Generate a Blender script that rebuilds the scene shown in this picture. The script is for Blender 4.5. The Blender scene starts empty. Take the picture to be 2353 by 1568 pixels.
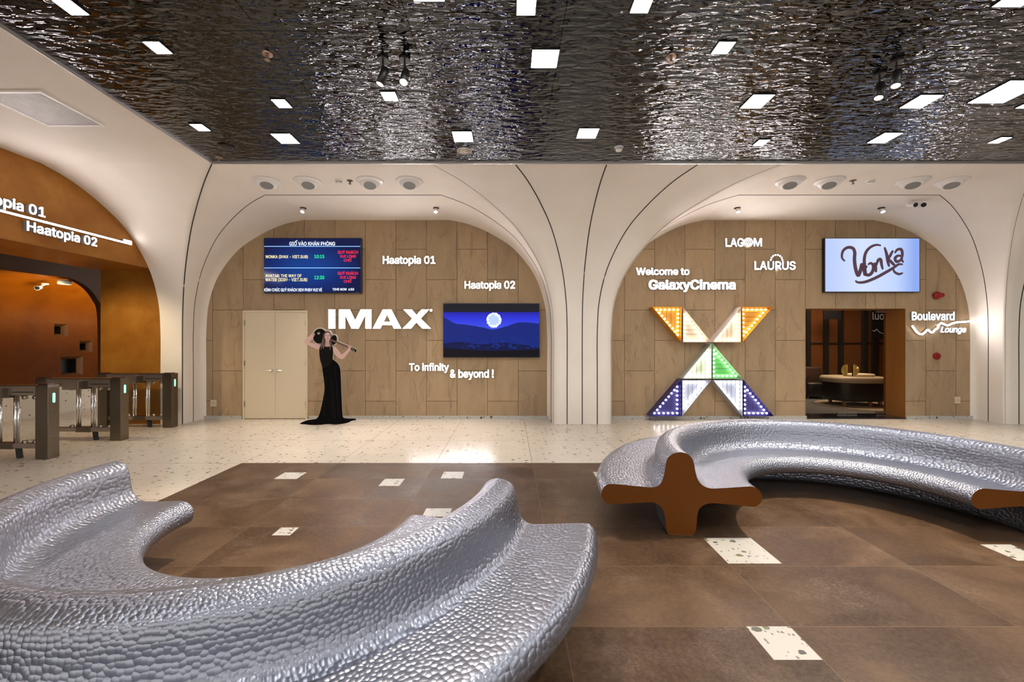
import bpy, bmesh, math, random, os
from mathutils import Vector, Matrix
random.seed(7)
S = bpy.context.scene
COL = S.collection
F = 950.0                      # focal length in pixels of the 2353-wide frame
CX, CY, CH = 1170.0, 785.0, 1.535   # principal point in pixels, camera height in metres

# ------------------------------------------------------------------ camera, world, exposure
cam = bpy.data.objects.new('camera', bpy.data.cameras.new('camera'))
COL.objects.link(cam)
cam.location = (0, 0, CH)
cam.rotation_euler = (math.pi / 2, 0, 0)
cam.data.sensor_width = 36.0
cam.data.lens = F / 2353 * 36
cam.data.shift_x = (2353 / 2 - CX) / 2353
cam.data.shift_y = (CY - 1568 / 2) / 2353
cam.data.clip_start = 0.02
S.camera = cam
S.view_settings.view_transform = 'Standard'
S.view_settings.look = 'None'
S.view_settings.gamma = 1
S.view_settings.use_curve_mapping = False
S.view_settings.exposure = 0.47
w = bpy.data.worlds.new('mall_ambient_fill'); S.world = w; w.use_nodes = True  # world background added as even ambient fill; no daylight enters the hall
w.node_tree.nodes['Background'].inputs['Color'].default_value = (1.0, 0.95, 0.88, 1)
w.node_tree.nodes['Background'].inputs['Strength'].default_value = 1.12
PANEL_POWER = 55.0       # emission of the square ceiling lights
SPOT_W = 170.0

S.cycles.use_denoising = True
S.cycles.max_bounces = 8
S.cycles.sample_clamp_indirect = 6.0


def px(x, y, Z):
    """photo pixel at depth Z -> (X, height)"""
    return (x - CX) * Z / F, CH + (CY - y) * Z / F


# ------------------------------------------------------------------ helpers
def mesh_obj(name, bm, mat=None, parent=None, smooth=False):
    me = bpy.data.meshes.new(name)
    bm.normal_update()
    bm.to_mesh(me); bm.free()
    if mat is not None:
        for m in (mat if isinstance(mat, (list, tuple)) else [mat]):
            me.materials.append(m)
    if smooth:
        for p in me.polygons:
            p.use_smooth = True
    o = bpy.data.objects.new(name, me)
    COL.objects.link(o)
    if parent is not None:
        o.parent = parent
    return o


def tag(o, label=None, cat=None, group=None, kind=None):
    if label: o['label'] = label
    if cat: o['category'] = cat
    if group: o['group'] = group
    if kind: o['kind'] = kind
    return o


def thing(name, label, cat, loc=(0, 0, 0), group=None, rotz=0):
    o = bpy.data.objects.new(name, None); COL.objects.link(o)
    o.empty_display_size = 0.1
    o.location = loc; o.rotation_euler = (0, 0, rotz)
    return tag(o, label, cat, group)


def copy_tree(o, parent=None):
    c = o.copy(); COL.objects.link(c)
    if parent is not None: c.parent = parent
    for ch in list(o.children):
        copy_tree(ch, c)
    return c


def box(bm, x0, x1, y0, y1, z0, z1, mi=0):
    v = [bm.verts.new(p) for p in ((x0, y0, z0), (x1, y0, z0), (x1, y1, z0), (x0, y1, z0),
                                   (x0, y0, z1), (x1, y0, z1), (x1, y1, z1), (x0, y1, z1))]
    for f in ((3, 2, 1, 0), (4, 5, 6, 7), (0, 1, 5, 4), (1, 2, 6, 5), (2, 3, 7, 6), (3, 0, 4, 7)):
        bm.faces.new([v[i] for i in f]).material_index = mi


def bbox(x0, x1, y0, y1, z0, z1, bev=0.004, seg=2):
    bm = bmesh.new(); box(bm, x0, x1, y0, y1, z0, z1)
    if bev > 0:
        bmesh.ops.bevel(bm, geom=bm.edges[:], offset=bev, segments=seg, profile=0.7, affect='EDGES')
    return bm


def lathe(bm, prof, n=32, center=(0, 0, 0), axis='Z', mi=0, cap=True):
    """prof: list of (radius, t along axis)"""
    rings = []
    for r, t in prof:
        ring = []
        for i in range(n):
            a = 2 * math.pi * i / n
            c, s = r * math.cos(a), r * math.sin(a)
            p = {'Z': (c, s, t), 'Y': (c, t, s), 'X': (t, c, s)}[axis]
            ring.append(bm.verts.new((p[0] + center[0], p[1] + center[1], p[2] + center[2])))
        rings.append(ring)
    for a, b in zip(rings, rings[1:]):
        for i in range(n):
            bm.faces.new((a[i], a[(i + 1) % n], b[(i + 1) % n], b[i])).material_index = mi
    if cap:
        bm.faces.new(list(reversed(rings[0]))).material_index = mi
        bm.faces.new(rings[-1]).material_index = mi
    bmesh.ops.recalc_face_normals(bm, faces=bm.faces[:])


def tube(bm, pts, r, n=8, closed=False):
    pts = [Vector(p) for p in pts]
    rings = []
    for i, p in enumerate(pts):
        a = pts[max(0, i - 1)]; b = pts[min(len(pts) - 1, i + 1)]
        d = (b - a).normalized()
        up = Vector((0, 0, 1)) if abs(d.z) < .9 else Vector((1, 0, 0))
        u = d.cross(up).normalized(); v = u.cross(d)
        rr = r[i] if isinstance(r, (list, tuple)) else r
        rings.append([bm.verts.new(p + u * rr * math.cos(2 * math.pi * k / n) + v * rr * math.sin(2 * math.pi * k / n)) for k in range(n)])
    for a, b in zip(rings, rings[1:]):
        for i in range(n):
            bm.faces.new((a[i], a[(i + 1) % n], b[(i + 1) % n], b[i]))
    bm.faces.new(list(reversed(rings[0]))); bm.faces.new(rings[-1])
    bmesh.ops.recalc_face_normals(bm, faces=bm.faces[:])


def prism(bm, poly, y0, y1, mi=0, mi_side=None):
    """poly: list of (x, z); extruded from y0 (front) to y1 (back)"""
    a = [bm.verts.new((x, y0, z)) for x, z in poly]
    b = [bm.verts.new((x, y1, z)) for x, z in poly]
    f1 = bm.faces.new(a); f2 = bm.faces.new(list(reversed(b)))
    f1.material_index = mi; f2.material_index = mi
    n = len(poly)
    fs = [f1, f2]
    for i in range(n):
        f = bm.faces.new((a[i], b[i], b[(i + 1) % n], a[(i + 1) % n]))
        f.material_index = mi if mi_side is None else mi_side
        fs.append(f)
    bmesh.ops.recalc_face_normals(bm, faces=fs)


def smooth_poly(pts, it=2):
    for _ in range(it):
        out = []
        for i, p in enumerate(pts):
            q = pts[(i + 1) % len(pts)]
            out.append((p[0] * .75 + q[0] * .25, p[1] * .75 + q[1] * .25))
            out.append((p[0] * .25 + q[0] * .75, p[1] * .25 + q[1] * .75))
        pts = out
    return pts


def arc_interp(pts, n):
    """Catmull-Rom through 2-D points"""
    out = []
    P = [pts[0]] + list(pts) + [pts[-1]]
    for i in range(1, len(P) - 2):
        p0, p1, p2, p3 = P[i - 1], P[i], P[i + 1], P[i + 2]
        for k in range(n):
            t = k / n
            out.append(tuple(.5 * ((2 * p1[j]) + (-p0[j] + p2[j]) * t + (2 * p0[j] - 5 * p1[j] + 4 * p2[j] - p3[j]) * t * t
                                   + (-p0[j] + 3 * p1[j] - 3 * p2[j] + p3[j]) * t ** 3) for j in range(len(p1))))
    out.append(tuple(pts[-1]))
    return out


# ------------------------------------------------------------------ materials
def mat(name, col=(.5, .5, .5), rough=.5, metal=0.0, emit=None, strength=0.0, spec=None, coat=0.0):
    m = bpy.data.materials.new(name); m.use_nodes = True
    p = m.node_tree.nodes['Principled BSDF']
    p.inputs['Base Color'].default_value = (*col, 1)
    p.inputs['Roughness'].default_value = rough
    p.inputs['Metallic'].default_value = metal
    if spec is not None: p.inputs['Specular IOR Level'].default_value = spec
    if coat: 
        p.inputs['Coat Weight'].default_value = coat
        p.inputs['Coat Roughness'].default_value = .03
    if emit is not None:
        p.inputs['Emission Color'].default_value = (*emit, 1)
        p.inputs['Emission Strength'].default_value = strength
    return m


class NT:
    """small node-tree helper"""
    def __init__(self, m):
        self.t = m.node_tree; self.n = self.t.nodes; self.l = self.t.links
        self.p = self.n.get('Principled BSDF')
    def new(self, typ, **kw):
        nd = self.n.new(typ)
        for k, v in kw.items():
            if k in nd.inputs: nd.inputs[k].default_value = v
            else: setattr(nd, k, v)
        return nd
    def link(self, a, b): self.l.new(a, b)
    def coord(self, kind='Object'):
        return self.new('ShaderNodeTexCoord').outputs[kind]
    def mapping(self, src, scale=(1, 1, 1), loc=(0, 0, 0), rot=(0, 0, 0)):
        mp = self.new('ShaderNodeMapping')
        mp.inputs['Scale'].default_value = scale; mp.inputs['Location'].default_value = loc; mp.inputs['Rotation'].default_value = rot
        self.link(src, mp.inputs['Vector']); return mp.outputs['Vector']
    def ramp(self, src, stops, interp='LINEAR'):
        r = self.new('ShaderNodeValToRGB'); cr = r.color_ramp; cr.interpolation = interp
        while len(cr.elements) > len(stops): cr.elements.remove(cr.elements[-1])
        while len(cr.elements) < len(stops): cr.elements.new(0.5)
        for e, (pos, c) in zip(cr.elements, stops):
            e.position = pos; e.color = (*c, 1) if len(c) == 3 else c
        self.link(src, r.inputs['Fac']); return r.outputs['Color']
    def math(self, op, a, b=None, c=None, clamp=False):
        nd = self.new('ShaderNodeMath', operation=op, use_clamp=clamp)
        for i, v in enumerate((a, b, c)):
            if v is None: continue
            if isinstance(v, (int, float)): nd.inputs[i].default_value = v
            else: self.link(v, nd.inputs[i])
        return nd.outputs[0]
    def mix(self, fac, a, b, blend='MIX'):
        nd = self.new('ShaderNodeMix', data_type='RGBA', blend_type=blend)
        for i, v in ((0, fac), (6, a), (7, b)):
            if isinstance(v, (int, float)): nd.inputs[i].default_value = v
            elif isinstance(v, tuple): nd.inputs[i].default_value = (*v, 1)
            else: self.link(v, nd.inputs[i])
        return nd.outputs[2]
    def noise(self, vec, scale, detail=4, rough=.5, dist=0.0, out='Fac'):
        nd = self.new('ShaderNodeTexNoise')
        nd.inputs['Scale'].default_value = scale; nd.inputs['Detail'].default_value = detail
        nd.inputs['Roughness'].default_value = rough; nd.inputs['Distortion'].default_value = dist
        self.link(vec, nd.inputs['Vector']); return nd.outputs[out]
    def bump(self, height, strength=.5, dist=.01, normal=None):
        b = self.new('ShaderNodeBump'); b.inputs['Strength'].default_value = strength; b.inputs['Distance'].default_value = dist
        self.link(height, b.inputs['Height'])
        if normal is not None: self.link(normal, b.inputs['Normal'])
        return b.outputs['Normal']


def plaster():
    m = mat('cream_plaster', (.8, .735, .655), .6, spec=.25)
    t = NT(m); c = t.coord()
    n = t.noise(c, 1.3, 3)
    t.link(t.ramp(n, [(.3, (.77, .70, .62)), (.7, (.82, .755, .675))]), t.p.inputs['Base Color'])
    t.link(t.bump(t.noise(c, 60, 3), .05, .004), t.p.inputs['Normal'])
    return m


def ripple_metal():
    m = mat('rippled_black_steel', (.066, .068, .072), .035, 1.0)
    t = NT(m); c = t.coord()
    v = t.mapping(c, (.36, 1.0, 1.0))
    n1 = t.noise(v, 21.0, 1.5, .4, .5)
    n2 = t.noise(v, 8.5, 1.0, .5, .4)
    h = t.math('ADD', n1, t.math('MULTIPLY', n2, .8))
    # panel joints every 1.2 m by 2.4 m
    sx = t.new('ShaderNodeSeparateXYZ'); t.link(c, sx.inputs[0])
    jx = t.math('PINGPONG', t.math('ADD', sx.outputs[0], .785 + 12.1), .605)
    jy = t.math('PINGPONG', t.math('SUBTRACT', sx.outputs[1], 3.31 - 24.1), 1.205)
    j = t.math('LESS_THAN', t.math('MINIMUM', jx, jy), .004)
    t.link(t.bump(h, 1.0, .020), t.p.inputs['Normal'])
    t.link(t.mix(j, (.066, .068, .072), (.012, .012, .012)), t.p.inputs['Base Color'])
    return m


def stone(name, x0, pitch):
    m = mat(name, (.4, .29, .18), .75, spec=.2)
    t = NT(m); c = t.coord()
    sp = t.new('ShaderNodeSeparateXYZ'); t.link(c, sp.inputs[0])
    wob = t.math('MULTIPLY', t.math('SUBTRACT', t.noise(t.mapping(c, (1, 1, .8)), 5, 4), .5), .02)
    cb = t.new('ShaderNodeCombineXYZ')
    t.link(t.math('ADD', sp.outputs[2], 12.05 - .35), cb.inputs[0])
    t.link(t.math('ADD', t.math('ADD', sp.outputs[0], 40 * pitch - x0), wob), cb.inputs[1])
    b = t.new('ShaderNodeTexBrick', offset=.5, offset_frequency=2, squash=1.0)
    b.inputs['Color1'].default_value = (.9, .9, .9, 1); b.inputs['Color2'].default_value = (1.06, 1.04, 1.0, 1)
    b.inputs['Mortar'].default_value = (.42, .36, .3, 1)
    b.inputs['Scale'].default_value = 1; b.inputs['Mortar Size'].default_value = .005
    b.inputs['Mortar Smooth'].default_value = .4; b.inputs['Brick Width'].default_value = 1.205; b.inputs['Row Height'].default_value = pitch
    t.link(cb.outputs[0], b.inputs['Vector'])
    streak = t.noise(t.mapping(c, (2.4, 1, .7)), 2.2, 7, .62, .15)
    base = t.ramp(streak, [(.25, (.335, .237, .145)), (.5, (.375, .268, .165)), (.75, (.415, .30, .19))])
    col = t.mix(1.0, base, b.outputs['Color'], 'MULTIPLY')
    vein = t.math('ABSOLUTE', t.math('SUBTRACT', t.noise(t.mapping(c, (2.6, 1, .9), (3.3, 0, 1.7)), 1.5, 8, .68, 1.4), .5))
    patch = t.math('GREATER_THAN', t.noise(c, 1.1, 2), .5)
    col = t.mix(t.math('MULTIPLY', t.math('MULTIPLY', t.math('LESS_THAN', vein, .006), patch), .2), col, (.12, .075, .04))
    t.link(col, t.p.inputs['Base Color'])
    # chipped, split-face slabs
    ch = t.noise(t.mapping(c, (2.6, 1, .9)), 1.6, 7, .62, 1.1)
    ch2 = t.ramp(ch, [(.36, (0, 0, 0)), (.44, (1, 1, 1))])
    fine = t.noise(t.mapping(c, (2, 1, .7)), 14, 6, .6)
    h = t.math('ADD', t.math('MULTIPLY', ch2, .5), t.math('MULTIPLY', fine, .35))
    h = t.math('SUBTRACT', h, t.math('MULTIPLY', b.outputs['Fac'], 1.2))
    t.link(t.bump(h, .9, .022), t.p.inputs['Normal'])
    return m


def chips(t, c, scale, thr, stretch=(1, 2.2, 1), seed=0.0):
    """mask of terrazzo chips: some voronoi cells get a small dark blob"""
    v = t.mapping(c, stretch, (seed, seed * .7, 0))
    nz = t.new('ShaderNodeTexNoise'); nz.inputs['Scale'].default_value = scale * 2.5
    t.link(v, nz.inputs['Vector'])
    va = t.new('ShaderNodeVectorMath', operation='MULTIPLY_ADD')
    t.link(nz.outputs['Color'], va.inputs[0]); va.inputs[1].default_value = (.5 / scale,) * 3
    t.link(v, va.inputs[2])
    vo = t.new('ShaderNodeTexVoronoi', feature='F1'); vo.inputs['Scale'].default_value = scale
    t.link(va.outputs[0], vo.inputs['Vector'])
    sx = t.new('ShaderNodeSeparateColor'); t.link(vo.outputs['Color'], sx.inputs[0])
    rad = t.math('MULTIPLY', t.math('SUBTRACT', sx.outputs[0], .45), thr)
    return t.math('LESS_THAN', vo.outputs['Distance'], rad), sx.outputs[1]


def terrazzo(name, base=(.545, .487, .415), scale=12.0, joints=True, rough=.22, stretch=(1, 2.0, 1), thr=.62, green=False):
    m = mat(name, base, rough)
    t = NT(m); c = t.coord()
    n = t.noise(c, 3, 3)
    b = t.ramp(n, [(.3, tuple(x * .95 for x in base)), (.7, base)])
    k1, r1 = chips(t, c, scale, thr, stretch)
    k2, r2 = chips(t, c, scale * 2.1, thr * .8, (stretch[1], stretch[0], stretch[2]), 3.1)
    dark = t.ramp(r1, [(0, (.07, .05, .04)), (.5, (.20, .13, .08)), (.8, (.09, .09, .075)), (1, (.4, .32, .24))])
    if green: dark = t.ramp(r1, [(0, (.05, .05, .045)), (.4, (.10, .11, .09)), (.7, (.055, .06, .05)), (.88, (.22, .25, .12)), (1, (.04, .035, .03))])
    col = t.mix(k2, b, (.16, .15, .12) if green else (.30, .22, .15))
    col = t.mix(k1, col, dark)
    if joints:
        sx = t.new('ShaderNodeSeparateXYZ'); t.link(c, sx.inputs[0])
        jx = t.math('PINGPONG', t.math('ADD', sx.outputs[0], 3.37 + 24.4), .61)
        jy = t.math('PINGPONG', t.math('SUBTRACT', sx.outputs[1], 5.21 - 24.0), .60)
        j = t.math('LESS_THAN', t.math('MINIMUM', jx, jy), .0035)
        col = t.mix(j, col, (.25, .19, .14))
    t.link(col, t.p.inputs['Base Color'])
    return m


def brown_tile():
    m = mat('brown_stone_tile', (.2, .13, .09), .38, spec=.22)
    t = NT(m); c = t.coord()
    sx = t.new('ShaderNodeSeparateXYZ'); t.link(c, sx.inputs[0])
    X = t.math('ADD', sx.outputs[0], 3.37); Y = t.math('SUBTRACT', 5.21, sx.outputs[1])
    ix = t.math('FLOOR', t.math('DIVIDE', X, 1.22)); iy = t.math('FLOOR', t.math('DIVIDE', Y, .598))
    cb = t.new('ShaderNodeCombineXYZ'); t.link(ix, cb.inputs[0]); t.link(iy, cb.inputs[1])
    wn = t.new('ShaderNodeTexWhiteNoise', noise_dimensions='2D'); t.link(cb.outputs[0], wn.inputs['Vector'])
    off = t.new('ShaderNodeVectorMath', operation='MULTIPLY_ADD')
    t.link(wn.outputs['Color'], off.inputs[0]); off.inputs[1].default_value = (7, 7, 7); t.link(c, off.inputs[2])
    o = off.outputs[0]
    cloud = t.noise(o, 1.5, 8, .62, .6)
    fine = t.noise(o, 38, 8, .75)
    base = t.ramp(cloud, [(.36, (.028, .013, .006)), (.5, (.052, .027, .013)), (.64, (.105, .06, .032))])
    base = t.mix(t.math('MULTIPLY', t.math('SUBTRACT', fine, .42, clamp=True), 1.4), base, (.19, .125, .08))
    pale = t.math('MULTIPLY', t.math('MULTIPLY', t.math('SUBTRACT', t.noise(o, 2.3, 7, .6), .5, clamp=True), 6.0, clamp=True), t.math('MULTIPLY', t.math('SUBTRACT', t.noise(t.mapping(o, (1, 1.6, 1)), 60, 6, .7), .4, clamp=True), 2.2))
    base = t.mix(pale, base, (.27, .20, .15))
    vein = t.math('ABSOLUTE', t.math('SUBTRACT', t.noise(o, .9, 5, .55, 1.0), .5))
    base = t.mix(t.math('MULTIPLY', t.math('LESS_THAN', vein, .004), .5), base, (.07, .04, .025))
    base = t.mix(.28, base, t.mix(wn.outputs['Value'], (.036, .018, .009), (.10, .055, .03)))
    jx = t.math('PINGPONG', t.math('ADD', X, 24.4), .61); jy = t.math('PINGPONG', t.math('ADD', Y, 29.9), .299)
    j = t.math('LESS_THAN', t.math('MINIMUM', jx, jy), .0022)
    t.link(t.mix(j, base, (.14, .085, .048)), t.p.inputs['Base Color'])
    t.link(t.ramp(cloud, [(.3, (.34,) * 3), (.7, (.55,) * 3)]), t.p.inputs['Roughness'])
    t.link(t.bump(fine, .06, .003), t.p.inputs['Normal'])
    return m


def hammered():
    m = mat('hammered_silver', (.285, .30, .36), .33, .9)
    t = NT(m); c = t.coord()
    uv = t.coord('UV')
    vo = t.new('ShaderNodeTexVoronoi', feature='F1', voronoi_dimensions='2D'); vo.inputs['Scale'].default_value = 1.0
    vo.inputs['Randomness'].default_value = .72
    t.link(uv, vo.inputs['Vector'])
    d2 = t.math('POWER', vo.outputs['Distance'], 2.0)
    h = t.math('SUBTRACT', 1.0, d2)
    t.link(t.bump(h, 1.0, .0055), t.p.inputs['Normal'])
    return m


def gold_wall():
    m = mat('burnt_gold_stucco', (.5, .2, .03), .33, .35)
    t = NT(m); c = t.coord()
    n = t.noise(c, 2.2, 6, .6, .4)
    t.link(t.ramp(n, [(.3, (.30, .11, .011)), (.55, (.38, .155, .02)), (.75, (.46, .21, .035))]), t.p.inputs['Base Color'])
    t.link(t.bump(t.noise(c, 20, 5), .12, .01), t.p.inputs['Normal'])
    return m


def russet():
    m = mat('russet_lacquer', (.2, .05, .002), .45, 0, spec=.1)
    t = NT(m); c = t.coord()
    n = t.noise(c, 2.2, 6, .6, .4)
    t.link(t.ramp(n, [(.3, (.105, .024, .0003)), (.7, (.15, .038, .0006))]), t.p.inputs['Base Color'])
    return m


def brushed(name, col, rough=.3):
    m = mat(name, col, rough, 1.0)
    t = NT(m); c = t.coord()
    n = t.noise(t.mapping(c, (1, 1, 60)), 8, 3)
    t.link(t.ramp(n, [(.2, (rough * .8,) * 3), (.8, (rough * 1.25,) * 3)]), t.p.inputs['Roughness'])
    return m


def wood(name, a, b, rough=.35):
    m = mat(name, a, rough)
    t = NT(m); c = t.coord()
    n = t.noise(t.mapping(c, (7, 7, .6)), 2.5, 6, .6, 1.2)
    t.link(t.ramp(n, [(.3, a), (.7, b)]), t.p.inputs['Base Color'])
    return m


def thin_glass(name, tint=(.93, .95, .94), refl=.022):
    m = bpy.data.materials.new(name); m.use_nodes = True
    t = NT(m); t.n.remove(t.p)
    out = [x for x in t.n if x.type == 'OUTPUT_MATERIAL'][0]
    tr = t.new('ShaderNodeBsdfTransparent'); tr.inputs[0].default_value = (*tint, 1)
    gl = t.new('ShaderNodeBsdfGlossy'); gl.inputs['Roughness'].default_value = .02
    lw = t.new('ShaderNodeLayerWeight'); lw.inputs['Blend'].default_value = .5
    fac = t.math('ADD', t.math('MULTIPLY', t.math('POWER', lw.outputs['Facing'], 5.0), .9), refl)
    mx = t.new('ShaderNodeMixShader')
    t.link(fac, mx.inputs[0]); t.link(tr.outputs[0], mx.inputs[1]); t.link(gl.outputs[0], mx.inputs[2])
    t.link(mx.outputs[0], out.inputs[0])
    return m


def glow(name, col, s, base=(.8, .8, .8)):
    return mat(name, base, .5, 0, col, s, spec=.05)


M = dict(
    plaster=plaster(), ripple=ripple_metal(), stone_a=stone('sandstone_slabs', -2.243, .605), stone_b=stone('sandstone_slabs_lounge', 2.285, .597),
    terrazzo=terrazzo('cream_terrazzo'), chipwhite=terrazzo('white_chip_terrazzo', (.46, .44, .405), 15, False, .4, (1, 1.5, 1), .8, True),
    terrazzo_wall=terrazzo('terrazzo_wainscot', (.68, .6, .5), 13, False, .3, (2, 1.2, 1.6)),
    tile=brown_tile(), silver=hammered(), gold=gold_wall(), russet=russet(),
    rust=mat('rust_brown_enamel', (.125, .036, .002), .45, spec=.2), groove=mat('black_groove', (.012, .008, .006), .6),
    steel=brushed('brushed_steel', (.46, .42, .37)), steel_dark=brushed('brushed_dark_steel', (.20, .17, .135)), chrome=mat('chrome', (.75, .75, .75), .15, 1),
    black=mat('black_paint', (.015, .014, .013), .4), blackgloss=mat('black_gloss', (.01, .01, .012), .12), rubber=mat('black_rubber', (.02, .022, .025), .7),
    white=mat('white_plastic', (.78, .76, .74), .4), grey=mat('grey_plastic', (.22, .22, .22), .5), beige=mat('beige_door_paint', (.62, .52, .37), .42),
    trimmetal=mat('pale_metal_trim', (.62, .6, .58), .3, .6), red=mat('red_plastic', (.25, .004, .006), .35, spec=.3),
    panel=glow('white_led_panel', (1.0, .97, .93), PANEL_POWER), letter_side=glow('letter_return', (1, .93, .9), .05, (.22, .2, .2)), letter=glow('white_lit_letter', (1.0, .94, .95), 12.0), lens=glow('warm_spot_lens', (1, .82, .6), 60),
    bulb=glow('warm_bulb', (1.0, .84, .58), 6.5), coolbulb=glow('white_bulb', (1.0, .94, .86), 6.5), green=glow('green_status_light', (.05, 1, .5), 2.2),
    tvblack=mat('tv_bezel', (.012, .012, .014), .25), glass=thin_glass('clear_glass'), dglass=thin_glass('door_glass', (.82, .78, .72), .006),
    mahogany=wood('mahogany_panel', (.13, .045, .012), (.19, .07, .02)), amber=wood('amber_door_wood', (.24, .09, .018), (.30, .12, .03)),
    brass=mat('polished_brass', (.72, .48, .12), .22, 1), carpet=mat('grey_blue_carpet', (.12, .125, .14), .95), creamlea=mat('cream_leather', (.5, .43, .34), .5),
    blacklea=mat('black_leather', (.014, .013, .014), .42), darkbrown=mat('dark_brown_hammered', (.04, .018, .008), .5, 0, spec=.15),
)

# ================================================================== SETTING
YW, YC = 8.19, 7.67             # stone wall plane, column face plane
HV = 4.0                        # height of the vault soffit
PROF = arc_interp([(0, 0), (0, .9), (0, 1.7), (.055, 2.3), (.26, 2.87), (.65, 3.39), (1.07, 3.69), (1.53, 3.90), (1.95, HV)], 8)
BAYS = [(-6.06, .81), (1.90, 9.19)]
YE = YC - 1.95                  # ceiling edge depth
XL = -4.11                      # left ceiling edge


def struct(name, bm, m, smooth=False, parent=None):
    o = mesh_obj(name, bm, m, parent, smooth)
    return tag(o, kind='structure')


def strip(bm, rows):
    """rows of points -> quads"""
    g = [[bm.verts.new(p) for p in r] for r in rows]
    for a, b in zip(g, g[1:]):
        for i in range(len(a) - 1):
            bm.faces.new((a[i], a[i + 1], b[i + 1], b[i]))


NV = 14
def side_pt(x_edge, sgn, d, h, v):
    e = .06 * max(0, 1 - v / .22) ** 2
    # tangent-based inward direction
    return (x_edge + sgn * (d + e * (1 - .5 * min(1, max(0, (h - 2.4) / 1.4)))), YW + (YC - d - YW) * v, h - e * (0 if h < 2.4 else min(1, (h - 2.4) / 1.2)))


bm = bmesh.new()
for xl, xr in BAYS:
    vs = [i / NV for i in range(NV + 1)]
    strip(bm, [[side_pt(xl, 1, d, h, v) for v in vs] for d, h in PROF])
    strip(bm, [[side_pt(xr, -1, d, h, v) for v in vs] for d, h in PROF])
    a, b = xl + 1.95, xr - 1.95
    n = 12
    strip(bm, [[side_pt(xl, 1, 1.95, HV, v)[:0] + (a + (b - a) * k / n, YW + (YE - YW) * v, HV - .06 * max(0, 1 - v / .22) ** 2) for v in vs] for k in range(n + 1)])
# column fronts
def front(xa, sa, xb, sb):
    strip(bm, [[(xa + sa * d + (xb + sb * d - xa - sa * d) * k / 8, YC - d, h) for k in range(9)] for d, h in PROF])
front(BAYS[0][1], -1, BAYS[1][0], 1)
front(BAYS[1][1], -1, 10.28, 1)
strip(bm, [[(10.28 + d, YW + (YC - d - YW) * v / 6, h) for v in range(7)] for d, h in PROF])
# left niche side (toward the gold hall) and its flat soffit
XG = -6.47
strip(bm, [[(XG + (BAYS[0][0] + d - XG) * k / 10, YC - d, h) for k in range(11)] for d, h in PROF])
strip(bm, [[(XG, YE - y, HV), (XL + .05 * y, YE - y, HV)] for y in (0, 2, 4, 6, 8, 11)])
bmesh.ops.remove_doubles(bm, verts=bm.verts[:], dist=.002)
bmesh.ops.recalc_face_normals(bm, faces=bm.faces[:])
struct('ceiling_vault', bm, M['plaster'], True)

# black shadow-gap grooves let into the plaster
def groove(bm, pts, w=.006):
    tube(bm, pts, w, 6)
bm = bmesh.new()
def offs(p, o=.0): return p
for (xe, sg) in ((BAYS[0][1], 1), (BAYS[1][1], 1)):
    cx = xe + .545
    for u, wd in ((-.98, .0025), (-.513, .009), (0, .009), (.513, .009), (.98, .0025)):
        groove(bm, [(cx + u * (.545 + d), YC - d, h) for d, h in PROF if h < 3.995], wd)
groove(bm, [(BAYS[0][0] + d, YC - d, h) for d, h in PROF], .008)
for xl, xr in BAYS:
    pts = [(xl + d, (YW + YC - d) / 2, h) for d, h in PROF] + [(xr - d, (YW + YC - d) / 2, h) for d, h in reversed(PROF)]
    groove(bm, pts, .006)
struct('trim_1', bm, M['groove'])

# rippled black ceiling
bm = bmesh.new()
strip(bm, [[(XL + .05 * (YE - y), y, HV + .022) if k == 0 else (13.5, y, HV + .022) for k in range(2)] for y in (YE, 3, 0, -3, -6)])
bmesh.ops.recalc_face_normals(bm, faces=bm.faces[:])
struct('ceiling', bm, M['ripple'])
bm = bmesh.new(); box(bm, XL, 13.5, YE - .012, YE + .004, HV - .01, HV + .03)
vs = [(XL, YE), (XL + .014, YE), (XL + .014 + .05 * 11, YE - 11), (XL + .05 * 11, YE - 11)]
prism_v = [bm.verts.new((x, y, z)) for z in (HV - .01, HV + .03) for x, y in vs]
for f in ((0, 1, 2, 3), (7, 6, 5, 4), (0, 4, 5, 1), (1, 5, 6, 2), (2, 6, 7, 3), (3, 7, 4, 0)):
    bm.faces.new([prism_v[i] for i in f])
struct('trim_2', bm, M['trimmetal'])


def wall_grid(bm, xs, zs, y, holes, mi=None):
    """vertical wall at depth y, quads between grid lines, leaving out the holes"""
    for x0, x1 in zip(xs, xs[1:]):
        for z0, z1 in zip(zs, zs[1:]):
            mx, mz = (x0 + x1) / 2, (z0 + z1) / 2
            if any(a < mx < b and c < mz < d for a, b, c, d in holes): continue
            f = bm.faces.new([bm.verts.new(p) for p in ((x0, y, z0), (x1, y, z0), (x1, y, z1), (x0, y, z1))])
            if mi: f.material_index = mi(mx)


LX0, LX1, LH = 5.875, 7.85, 2.185            # lounge doorway
bm = bmesh.new()
wall_grid(bm, [-6.3, 1.355, LX0, LX1, 9.9], [0, LH, 4.1], YW, [(LX0, LX1, 0, LH)], lambda x: 0 if x < 1.355 else 1)
struct('wall_back', bm, [M['stone_a'], M['stone_b']])
# low terrazzo upstand under the stone
bm = bmesh.new()
for x0, x1 in ((-6.05, -5.28), (-3.96, .82), (1.9, LX0), (LX1, 9.18)):
    box(bm, x0, x1, YW - .03, YW, 0, .062)
struct('baseboard_back', bm, M['chipwhite'])

# unseen right side wall, added to block ambient fill from that side
bm = bmesh.new()
f = bm.faces.new([bm.verts.new(p) for p in ((13.5, -6, 0), (13.5, YW, 0), (13.5, YW, HV + .02), (13.5, -6, HV + .02))])
struct('wall_right_blocker', bm, M['plaster'])
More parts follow.
